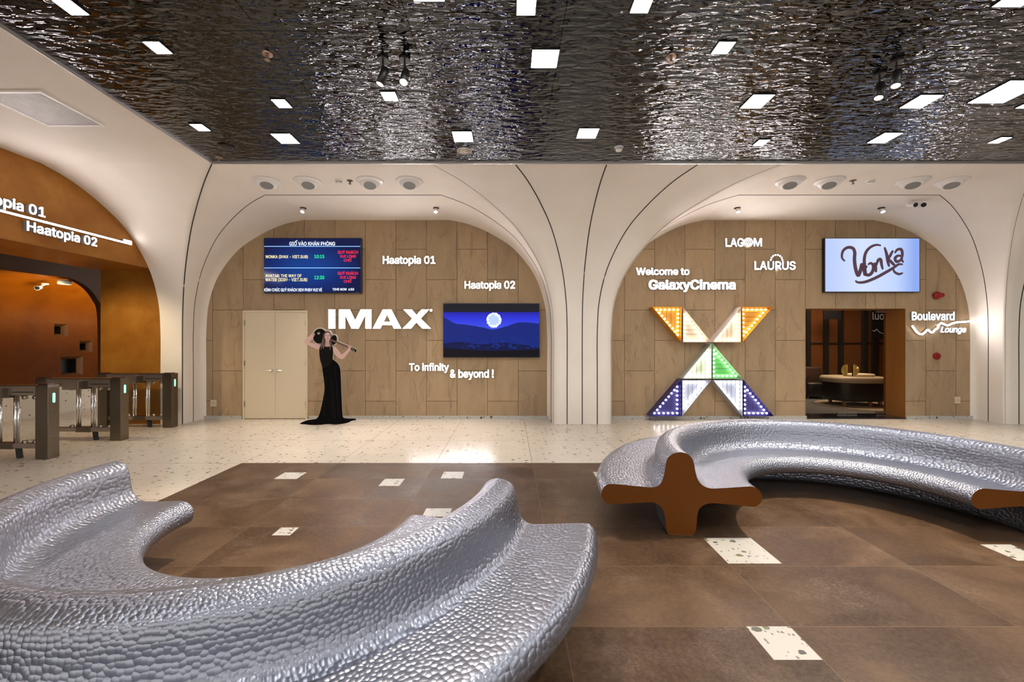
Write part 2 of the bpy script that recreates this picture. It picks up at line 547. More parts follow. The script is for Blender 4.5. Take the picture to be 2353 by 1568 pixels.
# floors
bm = bmesh.new()
f = bm.faces.new([bm.verts.new(p) for p in ((-12, -6, 0), (13.5, -6, 0), (13.5, YW + .45, 0), (-12, YW + .45, 0))])
f2 = bm.faces.new([bm.verts.new(p) for p in ((-12, YW + .45, 0), (-6.3, YW + .45, 0), (-6.3, 14, 0), (-12, 14, 0))])
fl = struct('floor', bm, M['terrazzo'])
bm = bmesh.new(); box(bm, -3.37, 13.4, -5.9, 5.21, .0005, .003)
struct('floor_tiles', bm, M['tile'])
bm = bmesh.new()
for x0, x1, y0, y1 in ((-2.62, -2.365, 4.60, 4.83), (-1.385, -1.162, 4.38, 4.605), (-.765, -.525, 4.62, 4.855), (-.76, -.525, 3.613, 3.79),
                       (-1.875, -1.73, 3.262, 3.40), (1.51, 1.88, 2.849, 3.221), (1.272, 1.506, 1.987, 2.220), (3.55, 3.78, 2.885, 3.116),
                       (.98, 1.21, 4.62, 4.85), (5.4, 5.64, 3.3, 3.53), (-2.6, -2.37, 1.5, 1.73)):
    box(bm, x0, x1, y0, y1, .003, .0042)
struct('floor_inlay', bm, M['chipwhite'])

# gold ticket hall on the left: thick gold wall with a tall portal under the arch
bm = bmesh.new()
PX0, PX1, PH = -7.6, XG, 2.85               # portal reveal from XG back to -7.6
YJ = 7.69
def quad(bm, *ps):
    return bm.faces.new([bm.verts.new(p) for p in ps])
quad(bm, (XG, -5, PH), (XG, 8.3, PH), (XG, 8.3, 4.1), (XG, -5, 4.1))                 # sign wall above the portal
quad(bm, (XG, YJ, 0), (XG, 8.3, 0), (XG, 8.3, PH), (XG, YJ, PH))
quad(bm, (XG, -5, PH), (PX0, -5, PH), (PX0, YJ, PH), (XG, YJ, PH))                   # soffit
quad(bm, (XG, YJ, 0), (PX0, YJ, 0), (PX0, YJ, PH), (XG, YJ, PH))                     # lit jamb
bmesh.ops.recalc_face_normals(bm, faces=bm.faces[:])
struct('wall_left', bm, M['gold'])
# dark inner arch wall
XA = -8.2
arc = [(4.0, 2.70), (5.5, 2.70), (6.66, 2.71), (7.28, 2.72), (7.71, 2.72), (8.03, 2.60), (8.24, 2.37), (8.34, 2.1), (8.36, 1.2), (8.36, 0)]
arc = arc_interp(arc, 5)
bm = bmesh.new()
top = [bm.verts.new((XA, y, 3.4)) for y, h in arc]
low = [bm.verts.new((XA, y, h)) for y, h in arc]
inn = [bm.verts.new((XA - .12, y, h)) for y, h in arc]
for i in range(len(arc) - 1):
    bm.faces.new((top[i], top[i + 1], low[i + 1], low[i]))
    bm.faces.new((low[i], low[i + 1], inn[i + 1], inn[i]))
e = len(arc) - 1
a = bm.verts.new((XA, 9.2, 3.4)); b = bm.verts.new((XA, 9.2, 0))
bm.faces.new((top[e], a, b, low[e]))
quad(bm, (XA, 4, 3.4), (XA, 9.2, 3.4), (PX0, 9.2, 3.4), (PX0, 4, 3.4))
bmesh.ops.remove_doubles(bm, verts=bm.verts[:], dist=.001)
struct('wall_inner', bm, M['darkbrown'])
# far gold wall with coved top and splayed niches
XF = -9.65
NICHE = [(8.77, 9.04, 1.64, 1.91), (9.29, 9.57, 1.285, 1.545), (8.90, 9.36, .78, 1.20)]
bm = bmesh.new()
ys = sorted({-2, 2, 5, 8, 12.5} | {n[0] for n in NICHE} | {n[1] for n in NICHE})
zs = sorted({.6, 2.0} | {n[2] for n in NICHE} | {n[3] for n in NICHE})
for y0, y1 in zip(ys, ys[1:]):
    for z0, z1 in zip(zs, zs[1:]):
        my, mz = (y0 + y1) / 2, (z0 + z1) / 2
        if any(n[0] < my < n[1] and n[2] < mz < n[3] for n in NICHE): continue
        quad(bm, (XF, y0, z0), (XF, y1, z0), (XF, y1, z1), (XF, y0, z1))
cv = [(XF + .9 * (1 - math.cos(t * math.pi / 2 / 10)), 2.0 + .75 * math.sin(t * math.pi / 2 / 10)) for t in range(11)] + [(XA - .1, 2.78)]
strip(bm, [[(x, y, z) for y in (-2, 2, 5, 8, 12.5)] for x, z in cv])
quad(bm, (XF, 12.5, 0), (-6.4, 12.5, 0), (-6.4, 12.5, 3), (XF, 12.5, 3))
bmesh.ops.remove_doubles(bm, verts=bm.verts[:], dist=.001)
bmesh.ops.recalc_face_normals(bm, faces=bm.faces[:])
for f in bm.faces: f.smooth = True
struct('wall_far', bm, M['russet'])
bm = bmesh.new(); bm2 = bmesh.new()
for y0, y1, z0, z1 in NICHE:
    s = .055
    o = [(XF, y0, z0), (XF, y1, z0), (XF, y1, z1), (XF, y0, z1)]
    i_ = [(XF - .1, y0 + s, z0 + s), (XF - .1, y1 - s, z0 + s), (XF - .1, y1 - s, z1 - s), (XF - .1, y0 + s, z1 - s)]
    for k in range(4):
        quad(bm, o[k], o[(k + 1) % 4], i_[(k + 1) % 4], i_[k])
    j_ = [(p[0] - .16, p[1], p[2]) for p in i_]
    for k in range(4):
        quad(bm, i_[k], i_[(k + 1) % 4], j_[(k + 1) % 4], j_[k]).material_index = 1
    quad(bm, *j_).material_index = 1
struct('trim_3', bm, [mat('niche_splay', (.20, .085, .03), .35, .4), M['black']]); bm2.free()
bm = bmesh.new(); box(bm, XF - .05, XF + .03, -2, 12.5, 0, .6)
struct('baseboard_hall', bm, M['terrazzo_wall'])
lamp = bpy.data.lights.new('hall_cove_lamp', 'AREA'); lamp.energy = 46; lamp.color = (1, .86, .42); lamp.shape = 'RECTANGLE'; lamp.size = .5; lamp.size_y = 4
lo = bpy.data.objects.new('hall_cove_lamp', lamp); COL.objects.link(lo); lo.location = (-8.7, 9.3, 2.35); lo.rotation_euler = (0, math.radians(125), 0)
lamp = bpy.data.lights.new('portal_lamp', 'SPOT'); lamp.energy = 105; lamp.color = (1, .8, .5); lamp.spot_size = 1.9; lamp.spot_blend = .8; lamp.shadow_soft_size = .08
lo = bpy.data.objects.new('portal_lamp', lamp); COL.objects.link(lo); lo.location = (-7.0, 6.3, 2.8); lo.rotation_euler = (.5, 0, 0)

# lounge behind the glass doors
YG = 8.62                                   # glass plane
bm = bmesh.new()
quad(bm, (LX1, YW, 0), (LX1, YG + .05, 0), (LX1, YG + .05, LH), (LX1, YW, LH))
quad(bm, (LX0, YW, 0), (LX0, YG + .05, 0), (LX0, YG + .05, LH), (LX0, YW, LH))
quad(bm, (LX0, YW, LH), (LX1, YW, LH), (LX1, YG + .05, LH), (LX0, YG + .05, LH))
for f in bm.faces: f.material_index = 0
struct('trim_4', bm, M['amber'])
bm = bmesh.new(); box(bm, LX0, LX1, YW - .02, YG + .06, 0, .022)
struct('trim_5', bm, M['blackgloss'])
bm = bmesh.new()
YB = 12.0
quad(bm, (4.5, YB, 0), (13, YB, 0), (13, YB, 3), (4.5, YB, 3))
quad(bm, (4.5, YG + .05, 0), (4.5, YB, 0), (4.5, YB, 3), (4.5, YG + .05, 3))
quad(bm, (13, YG + .05, 0), (13, YB, 0), (13, YB, 3), (13, YG + .05, 3))
quad(bm, (4.5, YG + .05, 3), (13, YG + .05, 3), (13, YB, 3), (4.5, YB, 3))
quad(bm, (4.5, YG + .05, LH), (13, YG + .05, LH), (13, YG + .05, 3), (4.5, YG + .05, 3))
quad(bm, (LX1, YG + .05, 0), (13, YG + .05, 0), (13, YG + .05, LH), (LX1, YG + .05, LH))
quad(bm, (4.5, YG + .05, 0), (LX0, YG + .05, 0), (LX0, YG + .05, LH), (4.5, YG + .05, LH))
struct('wall_lounge', bm, M['mahogany'])
bm = bmesh.new()
for pxl in (1857, 1898, 1932, 1986, 2009):
    x = (pxl - CX) * (YB - .05) / F
    box(bm, x - .055, x + .055, YB - .09, YB, 0, 3)
box(bm, 4.5, 13, YB - .03, YB, 1.46, 1.5)
box(bm, 4.5, 13, YB - .05, YB, 0, .25)
struct('trim_6', bm, M['black'])
bm = bmesh.new()
quad(bm, (4.5, YG + .06, .004), (13, YG + .06, .004), (13, YB, .004), (4.5, YB, .004))
struct('floor_lounge', bm, M['carpet'])
lamp = bpy.data.lights.new('lounge_lamp', 'AREA'); lamp.energy = 80; lamp.color = (1, .78, .55); lamp.size = 1.2
lo = bpy.data.objects.new('lounge_lamp', lamp); COL.objects.link(lo); lo.location = (8.3, 10.4, 2.9)

# service door in the stone wall
DX0, DX1, DH = -5.262, -3.985, 2.147
bm = bmesh.new()
fr = .035
box(bm, DX0, DX0 + fr, YW - .03, YW, 0, DH); box(bm, DX1 - fr, DX1, YW - .03, YW, 0, DH); box(bm, DX0 + fr, DX1 - fr, YW - .03, YW, DH - fr, DH)
struct('trim_7', bm, M['beige'])
mid = (DX0 + DX1) / 2
for i, (a, b, s) in enumerate(((DX0 + fr + .003, mid - .002, 1), (mid + .002, DX1 - fr - .003, -1))):
    d = struct('door_%d' % (i + 1), bbox(a, b, YW - .022, YW - .001, .012, DH - fr - .003, .003), M['beige'])
    d['label'] = 'beige metal service door leaf with lever handle, %s of the pair' % ('left' if i == 0 else 'right')
    hx = mid - .055 * s
    bm = bmesh.new()
    lathe(bm, [(.026, YW - .034), (.026, YW - .022)], 20, (hx, 0, .965), 'Y')
    tube(bm, [(hx, YW - .03, .965), (hx, YW - .07, .965), (hx - s * .02, YW - .078, .965), (hx - s * .10, YW - .078, .963)], .009, 8)
    mesh_obj('handle', bm, M['chrome'], d)
    bm = bmesh.new()
    hx = a if i == 0 else b
    for z in (.25, 1.05, 1.85):
        box(bm, hx - .008, hx + .008, YW - .03, YW - .018, z, z + .1)
    mesh_obj('hinge', bm, M['steel'], d)

# lounge glass doors
gm = (LX0 + 7.84) / 2 - .01
GX = [LX0 + .01, 6.0 + .0, 7.84]
gmid = (1946 - CX) * YG / F
for i, (a, b) in enumerate(((LX0 + .008, gmid - .004), (gmid + .004, LX1 - .006))):
    d = struct('door_%d' % (i + 3), bbox(a, b, YG - .006, YG + .006, .03, LH - .012, .002), M['dglass'])
    d['label'] = 'clear glass lounge door leaf, %s' % ('left one of the pair' if i == 0 else 'right one beside the wooden jamb')
    bm = bmesh.new()
    n = 20; sg = -1 if i == 0 else 1
    cxh = gmid + sg * (.028 if i == 0 else .11); R = .118
    hz = CH + (CY - 851) * YG / F
    # fan-shaped half disc of brass blades
    for k in range(n):
        a0 = -math.pi / 2 + math.pi * k / n + .03; a1 = -math.pi / 2 + math.pi * (k + 1) / n - .03
        prism(bm, [(cxh + sg * .02 * math.cos(a0), hz + .02 * math.sin(a0)), (cxh + sg * R * math.cos(a0), hz + R * math.sin(a0)),
                   (cxh + sg * R * math.cos(a1), hz + R * math.sin(a1)), (cxh + sg * .02 * math.cos(a1), hz + .02 * math.sin(a1))], YG - .035, YG - .022)
    box(bm, cxh - .012, cxh + .012, YG - .04, YG - .006, hz - R, hz + R)
    mesh_obj('handle', bm, M['brass'], d)
    bm = bmesh.new()
    ha = a + .1 if i == 0 else b - .1
    box(bm, ha - .1, ha + .1, YG - .014, YG + .014, LH - .05, LH - .012); box(bm, ha - .1, ha + .1, YG - .014, YG + .014, .03, .075)
    hb = b - .1 if i == 0 else a + .1
    box(bm, hb - .1, hb + .1, YG - .014, YG + .014, .03, .06)
    mesh_obj('hinge', bm, M['steel'], d)

# ================================================================== BENCHES
PROFZ = [(525, 262), (490, 270), (462, 292), (447, 330), (440, 372), (425, 420), (395, 452), (350, 466), (280, 463), (200, 457), (130, 453), (97, 464), (76, 485), (67, 512),
         (75, 543), (93, 560), (118, 567), (200, 560), (290, 553), (350, 550), (390, 560), (417, 582), (428, 620), (432, 670), (438, 710), (450, 726), (470, 732),
         (575, 730), (594, 722), (602, 700), (607, 660), (612, 620), (625, 585), (652, 558), (690, 548), (780, 553), (870, 558), (920, 558), (945, 550), (962, 530), (970, 508),
         (962, 478), (945, 456), (920, 446), (850, 450), (760, 458), (690, 463), (652, 455), (628, 428), (614, 380), (606, 330), (592, 292), (562, 270)]
K = 1 / 2.3696 / 302
PROFB = [((x - 519) * K, (732 - y) * K) for x, y in PROFZ]
PROFB = [(r, z) for r, z in arc_interp(PROFB + [PROFB[0]], 4)[:-1]]


def bench(center, R, a0, a1, n, label, rot):
    """hammered arc bench; the profile's +r side faces the arc's outside"""
    root = thing('arc_bench', label, 'bench', (center[0], center[1], .003), 'silver arc benches')
    bm = bmesh.new(); rings = []
    uvl = bm.loops.layers.uv.new('UVMap')
    # conformal unwrap of the swept profile, so the hammer marks stay round
    vs_ = [0.0]
    for k in range(len(PROFB)):
        (r0, z0), (r1, z1) = PROFB[k], PROFB[(k + 1) % len(PROFB)]
        vs_.append(vs_[-1] + math.hypot(r1 - r0, z1 - z0) / (R + (r0 + r1) / 2))
    CELL = .0225
    for i in range(n + 1):
        a = a0 + (a1 - a0) * i / n
        rings.append([bm.verts.new(((R + r) * math.cos(a), (R + r) * math.sin(a), z)) for r, z in PROFB])
    m_ = len(PROFB)
    for i, (A, B) in enumerate(zip(rings, rings[1:])):
        u0 = abs(a1 - a0) * i / n; u1 = abs(a1 - a0) * (i + 1) / n
        for k in range(m_):
            f = bm.faces.new((A[k], A[(k + 1) % m_], B[(k + 1) % m_], B[k])); f.smooth = True
            sc_ = (R + (.27 if PROFB[k][0] + PROFB[(k + 1) % m_][0] > 0 else -.27)) / CELL
            for lp, (u, v) in zip(f.loops, ((u0, vs_[k]), (u0, vs_[k + 1]), (u1, vs_[k + 1]), (u1, vs_[k]))):
                lp[uvl].uv = (u * sc_, v * sc_)
    bmesh.ops.recalc_face_normals(bm, faces=bm.faces[:])
    # seam where the two halves of the casting meet
    mesh_obj('hammered_shell', bm, M['silver'], root)
    for i in (0, n):
        a = a0 + (a1 - a0) * i / n; s = -1 if i == 0 else 1
        tx, ty = -math.sin(a) * s, math.cos(a) * s
        bm = bmesh.new()
        for off in (.003,):
            o1 = [bm.verts.new(((R + r) * math.cos(a), (R + r) * math.sin(a), z)) for r, z in PROFB]
            o2 = [bm.verts.new(((R + r * .992) * math.cos(a) + tx * off, (R + r * .992) * math.sin(a) + ty * off, z + (.33 - z) * .008)) for r, z in PROFB]
            bm.faces.new(o2)
            for k in range(m_):
                bm.faces.new((o1[k], o1[(k + 1) % m_], o2[(k + 1) % m_], o2[k]))
        bmesh.ops.recalc_face_normals(bm, faces=bm.faces[:])
        ec = mesh_obj('end_cap', bm, M['rust'], root); ec['label'] = 'flat rust brown cross-shaped end face'
    bm = bmesh.new()
    a = (a0 + a1) / 2
    pts = [((R + r * 1.0) * math.cos(a), (R + r * 1.0) * math.sin(a), z) for r, z in PROFB]
    vs = [[bm.verts.new((p[0] - math.sin(a) * o, p[1] + math.cos(a) * o, p[2])) for p in
           [((R + r * 1.0015) * math.cos(a), (R + r * 1.0015) * math.sin(a), .33 + (z - .33) * 1.0015) for r, z in PROFB]] for o in (-.0012, .0012)]
    for k in range(m_):
        bm.faces.new((vs[0][k], vs[0][(k + 1) % m_], vs[1][(k + 1) % m_], vs[1][k]))
    mesh_obj('seam', bm, mat('bench_seam', (.3, .3, .31), .5, .5), root)
    return root


bench((2.79, 3.23), 1.43, math.radians(180 - 1.5), math.radians(-1.5), 150,
      'hammered silver arc bench behind, its rust brown cross-shaped ends facing forward', 0)
bench((-1.475, 2.84), 1.41, math.radians(180 - 7.8), math.radians(360 - 7.8), 190,
      'hammered silver arc bench in front, curving around with its opening to the back wall', 0)

# ================================================================== CEILING FIXTURES
HC = HV + .022
LIGHTS = [(-3.332, -3.197, 3.012, 3.148), (-3.043, -2.908, 3.43, 3.572), (-3.66, -3.525, 4.732, 4.881), (-2.448, -2.31, 4.249, 4.398), (-2.858, -2.63, 4.95, 5.192),
          (-1.283, -1.143, 4.123, 4.269), (-.694, -.471, 2.79, 3.02), (.058, .196, 3.01, 3.149), (.2, .427, 3.524, 3.754), (-.677, -.449, 4.903, 5.149),
          (.914, 1.046, 2.99, 3.128), (1.746, 1.882, 3.431, 3.574), (2.463, 2.678, 4.167, 4.408), (.823, 1.052, 4.832, 5.06), (3.09, 3.218, 5.097, 5.247),
          (4.160, 4.387, 4.174, 4.404), (4.484, 4.698, 4.93, 5.177), (6.0, 6.13, 5.04, 5.184), (4.783, 5.147, 3.941, 4.31), (5.4, 5.63, 4.18, 4.41), (3.588, 3.80, 2.85, 3.073)]
where = ['at the cut-off upper left corner', 'alone in the left of the ceiling', 'nearest the left vault edge', 'among dark ripples left of the white glitter',
         'near the ceiling edge above the showtimes screen', 'directly below the pair of black spotlights', 'at the top edge, barely showing', 'at the top edge, second from its middle',
         'large one in the middle of the ceiling', 'beside the round white speaker', 'at the top edge over the tall column', 'small one in the yellow glitter',
         'above the lounge sign lettering, large one', 'above the tall column, near the smoke detector', 'smallest one near the ceiling edge at right', 'just below the right pair of spotlights',
         'nearest the ceiling edge, right of the small one', 'small one far right near the ceiling edge', 'largest one at the far right', 'cut off by the right border', 'cut off in the upper right corner']


def ceiling_light(x0, x1, y0, y1, label):
    r = thing('ceiling_light', label, 'ceiling light', ((x0 + x1) / 2, (y0 + y1) / 2, HC), 'square panel lights in the dark ceiling')
    hx, hy = (x1 - x0) / 2, (y1 - y0) / 2
    bm = bmesh.new()
    for a in ((-hx - .008, hx + .008, -hy - .008, -hy), (-hx - .008, hx + .008, hy, hy + .008), (-hx - .008, -hx, -hy, hy), (hx, hx + .008, -hy, hy)):
        box(bm, *a, -.009, 0)
    mesh_obj('frame', bm, M['black'], r)
    bm = bmesh.new(); box(bm, -hx, hx, -hy, hy, -.008, -.001)
    mesh_obj('diffuser', bm, M['panel'], r)
    return r


# fixtures hang a little below the sheet so their pixel positions keep the same line of sight
kf = (HC - .008 - CH) / (2.487)
for (x0, x1, y0, y1), t_ in zip(LIGHTS, where):
    ceiling_light(x0 * kf, x1 * kf, y0 * kf, y1 * kf, 'square white panel light in black ceiling, ' + t_)
# unseen panels added for fill light, continuing the scatter outside the view
for i, (x, y, s) in enumerate(((-2.2, 1.2, .23), (.9, 1.6, .36), (3.4, 1.2, .23), (-1.2, -.4, .36), (2.0, -.9, .36), (4.8, .6, .36), (6.6, 2.0, .36), (7.6, 4.3, .23), (9.2, 3.0, .36), (-2.8, -1.6, .36), (.4, -2.6, .36), (5.4, -2.0, .36), (8.6, -.5, .36))):
    ceiling_light(x - s / 2, x + s / 2, y - s / 2, y + s / 2, 'added fill panel light, square and white, unseen over the hall behind the viewpoint')


def spot_light(loc, target, energy, size, color=(1, .84, .64), soft=.03, blend=.6):
    l = bpy.data.lights.new('spot_beam', 'SPOT'); l.energy = energy; l.spot_size = math.radians(size); l.spot_blend = blend
    l.color = color; l.shadow_soft_size = soft
    o = bpy.data.objects.new('spot_beam', l); COL.objects.link(o)
    o.location = loc
    o.rotation_euler = (Vector(target) - Vector(loc)).to_track_quat('-Z', 'Y').to_euler()
    return o


def ceil_spot(X, Y, aim, label, beam):
    """black cylinder spotlight on a stem under the ceiling"""
    r = thing('ceiling_spotlight', label, 'spotlight', (X, Y, HC), 'black spotlights under the dark ceiling')
    bm = bmesh.new(); lathe(bm, [(.05, 0), (.05, -.018)], 24); mesh_obj('mounting_plate', bm, M['black'], r)
    bm = bmesh.new(); lathe(bm, [(.008, -.018), (.008, -.13)], 10); mesh_obj('stem', bm, M['black'], r)
    d = (Vector(aim) - Vector((X, Y, HC - .17))).normalized()
    q = d.to_track_quat('Z', 'Y').to_matrix().to_4x4(); q.translation = Vector((0, 0, -.16))
    bm = bmesh.new(); lathe(bm, [(.02, -.08), (.034, -.075), (.036, -.04), (.036, .085), (.033, .085), (.031, .07)], 24, cap=False); bmesh.ops.transform(bm, matrix=q, verts=bm.verts[:])
    mesh_obj('housing', bm, M['black'], r, True)
    bm = bmesh.new(); lathe(bm, [(.031, .066), (.031, .072)], 24); bmesh.ops.transform(bm, matrix=q, verts=bm.verts[:])
    mesh_obj('lens', bm, M['lens'], r)
    if beam:
        spot_light(Vector((X, Y, HC - .16)) + d * .1, aim, SPOT_W * beam, 58)


def at_h(x, y, h):
    Z = (h - CH) * F / (CY - y)
    return (x - CX) * Z / F, Z


for (x, y, aim, t_, bmv) in ((880, 181, (-2.3, 3.1, 0), 'left one of the pair above the left arch', 2.2), (930, 182, (-1.0, 1.7, 0), 'right one of the pair above the left arch', 1.2),
                        (2060, 186, (2.4, 2.9, .3), 'upper one of the pair at right', 1.7), (2021, 214, (2.4, 3.1, .3), 'lower one of the pair at right', 1.4)):
    X, Z = at_h(x, y, HC - .18)
    ceil_spot(X, Z, aim, 'black spotlight lit warm under the ceiling, ' + t_, bmv)


def soffit_spot(X, Y, label, beam):
    r = thing('soffit_spotlight', label, 'spotlight', (X, Y, HV), 'small spotlights on the vault soffits')
    bm = bmesh.new(); lathe(bm, [(.055, 0), (.055, -.012), (.04, -.02)], 24); mesh_obj('mounting_plate', bm, M['black'], r)
    q = Matrix.Rotation(math.radians(-22), 4, 'X'); q.translation = Vector((0, -.01, -.02))
    bm = bmesh.new(); lathe(bm, [(.035, 0), (.035, -.07), (.030, -.07)], 24, cap=False); bmesh.ops.transform(bm, matrix=q, verts=bm.verts[:]); mesh_obj('housing', bm, M['chrome'], r, True)
    bm = bmesh.new(); lathe(bm, [(.031, -.062), (.031, -.07)], 24); bmesh.ops.transform(bm, matrix=q, verts=bm.verts[:]); mesh_obj('lens', bm, M['lens'], r)
    spot_light((X, Y - .04, HV - .11), (X, Y - 1.05, 0), beam * .9, 72, (1, .9, .78), .03, .9)


for x, t_ in ((697, 'above the showtimes screen'), (1002, 'above the sign reading 01'), (1694, 'above the sign with the ringed O'), (2025, 'beside the twin security cameras')):
    X, Z = at_h(x, 478, HV)
    soffit_spot(X, Z, 'tiny lit soffit spotlight on the pale vault, ' + t_, 400)

# round jet diffusers on the soffits
def diffuser(X, Y, yaw, label):
    r = thing('air_diffuser', label, 'air vent', (X, Y, HV), 'round air diffusers on the vault soffits', yaw)
    bm = bmesh.new(); lathe(bm, [(.20, 0), (.205, -.006), (.19, -.016), (.165, -.012), (.15, -.03), (.145, -.03), (.13, 0)], 40, cap=False); mesh_obj('flange', bm, M['white'], r, True)
    q = Matrix.Rotation(math.radians(-20), 4, 'X'); q.translation = Vector((0, 0, -.006))
    bm = bmesh.new(); lathe(bm, [(.155, .0), (.15, -.03), (.125, -.06), (.10, -.085), (.094, -.085), (.09, -.06)], 40, cap=False); bmesh.ops.transform(bm, matrix=q, verts=bm.verts[:]); mesh_obj('nozzle', bm, M['white'], r, True)
    bm = bmesh.new(); lathe(bm, [(.091, -.062), (.091, -.075)], 32); bmesh.ops.transform(bm, matrix=q, verts=bm.verts[:]); mesh_obj('damper', bm, M['grey'], r)


DN = ('leftmost over the left arch', 'second from left over the left arch', 'third from left over the left arch', 'rightmost over the left arch',
      'leftmost over the lounge arch', 'second from left over the lounge arch', 'third from left over the lounge arch', 'rightmost over the lounge arch')
for x, t_ in zip((613, 708, 850, 941, 1815, 1905, 2097, 2186), DN):
    X, Z = at_h(x, 416, HV)
    diffuser(X, Z, -math.asin(X / math.hypot(X, Z)) * .8, 'round white air diffuser with grey centre, ' + t_)


def smoke_detector(X, Y, H, label):
    r = thing('smoke_detector', label, 'smoke detector', (X, Y, H), 'white smoke detectors')
    bm = bmesh.new(); lathe(bm, [(.055, 0), (.055, -.012), (.05, -.016)], 28); mesh_obj('base', bm, M['white'], r)
    bm = bmesh.new(); lathe(bm, [(.047, -.016), (.045, -.035), (.036, -.05), (.015, -.054)], 28); mesh_obj('sensor_head', bm, M['white'], r, True)
    bm = bmesh.new(); lathe(bm, [(.0465, -.028), (.0465, -.034)], 28, cap=False); mesh_obj('vent_slot', bm, M['black'], r)


def sprinkler(X, Y, H, label, m):
    r = thing('sprinkler', label, 'sprinkler', (X, Y, H), 'fire sprinklers')
    bm = bmesh.new(); lathe(bm, [(.045, 0), (.042, -.008), (.015, -.012)], 24); mesh_obj('escutcheon', bm, m, r)
    bm = bmesh.new(); lathe(bm, [(.012, -.012), (.010, -.05)], 12); mesh_obj('stem', bm, m, r)
    bm = bmesh.new(); lathe(bm, [(.022, -.05), (.022, -.054)], 16); mesh_obj('deflector', bm, m, r)


bronze = mat('bronze_fitting', (.42, .3, .24), .35, .8)
for x, y, t_ in ((779, 419, 'between the diffusers over the left arch'), (2001, 419, 'between the diffusers over the lounge arch')):
    X, Z = at_h(x, y - 4, HV); smoke_detector(X, Z, HV, 'white smoke detector on the vault, ' + t_)
X, Z = at_h(1422, 338, HC); smoke_detector(X, Z, HC, 'white smoke detector on black ceiling above the tall column')
for x, y, H, t_ in ((804, 415, HV, 'on the vault over the left arch'), (1960, 415, HV, 'on the vault over the lounge arch')):
    X, Z = at_h(x, y, H); sprinkler(X, Z, H, 'small dark fire sprinkler ' + t_, M['steel_dark'])
for x, y, t_ in ((614, 124, 'left of the spotlights'), (1542, 130, 'in the yellow glitter'), (503, 362, 'in its far left corner')):
    X, Z = at_h(x, y, HC); sprinkler(X, Z, HC, 'bronze fire sprinkler on the black ceiling, ' + t_, bronze)
X, Z = at_h(1067, 346, HC)
r = thing('ceiling_speaker', 'round white speaker on black ceiling, near a square light', 'speaker', (X, Z, HC))
bm = bmesh.new(); lathe(bm, [(.095, 0), (.097, -.006), (.085, -.012)], 40); mesh_obj('rim', bm, M['white'], r, True)
bm = bmesh.new(); lathe(bm, [(.085, -.012), (.05, -.016), (.005, -.017)], 40); mesh_obj('grille', bm, M['creamlea'], r, True)
X, Z = at_h(520, 338, HC)
r = thing('ceiling_speaker', 'round black speaker on black ceiling near its far left corner', 'speaker', (X, Z, HC))
bm = bmesh.new(); lathe(bm, [(.095, 0), (.097, -.006), (.085, -.012)], 40); mesh_obj('rim', bm, M['black'], r, True)
bm = bmesh.new(); lathe(bm, [(.085, -.012), (.05, -.016), (.005, -.017)], 40); mesh_obj('grille', bm, M['black'], r, True)

# return-air grille in the left soffit
r = thing('air_grille', 'square louvred air grille in the pale soffit at upper left', 'air vent', (-4.92, 4.38, HV))
bm = bmesh.new()
for a in ((-.33, .33, -.33, -.30), (-.33, .33, .30, .33), (-.33, -.30, -.30, .30), (.30, .33, -.30, .30)):
    box(bm, *a, -.018, 0)
mesh_obj('frame', bm, M['white'], r)
bm = bmesh.new()
for k in range(26):
    x = -.295 + .59 * k / 25
    box(bm, x - .007, x + .007, -.30, .30, -.014, -.004)
mesh_obj('louvre', bm, mat('lilac_grey_metal', (.5, .46, .46), .45, .2), r)
bm = bmesh.new(); box(bm, -.3, .3, -.3, .3, -.003, 0); mesh_obj('backing', bm, M['grey'], r)


def cctv(loc, sgn, label, n=2):
    r = thing('security_camera', label, 'security camera', loc)
    bm = bmesh.new(); lathe(bm, [(.05, 0), (.05, -.02)], 24); mesh_obj('base', bm, M['white'], r)
    for k in range(n):
        s = -1 if k == 0 else 1
        bm = bmesh.new(); tube(bm, [(0, 0, -.02), (s * .05, -.02, -.05), (s * .09, -.03, -.07)], .012, 8); arm = mesh_obj('arm', bm, M['white'], r)
        d = Vector((-.1 if k == 0 else -.75, -1, -.35)).normalized() if sgn > 0 else Vector((.7, -1, -.25)).normalized()
        q = d.to_track_quat('Z', 'Y').to_matrix().to_4x4(); q.translation = Vector((s * .095, -.03, -.085))
        bm = bmesh.new(); lathe(bm, [(.03, -.09), (.036, -.085), (.036, .05), (.042, .055), (.042, .08)], 24); bmesh.ops.transform(bm, matrix=q, verts=bm.verts[:]); hs = mesh_obj('camera_body', bm, M['white'], r, True)
        bm = bmesh.new(); lathe(bm, [(.037, .08), (.035, .083)], 24); bmesh.ops.transform(bm, matrix=q, verts=bm.verts[:]); mesh_obj('lens', bm, M['blackgloss'], hs)


X, Z = at_h(2104, 461, HV)
cctv((X, Z, HV), 1, 'white twin bullet security cameras on the pale vault above the lounge')
cctv((-9.0, 8.02, 2.66), -1, 'white bullet security camera high in the orange hall', 1)
r = thing('ceiling_speaker', 'round white disc speaker high in the orange hall', 'speaker', (-8.6, 8.0, 2.66))
bm = bmesh.new(); lathe(bm, [(.10, 0.06), (.10, -.012), (.085, -.02)], 32); mesh_obj('rim', bm, M['white'], r, True)

# ================================================================== SIGNS
FONT = None
try:
    FONT = bpy.data.fonts.load(os.path.join(bpy.utils.system_resource('DATAFILES', path='fonts'), 'Inter.woff2'))
except Exception:
    FONT = None


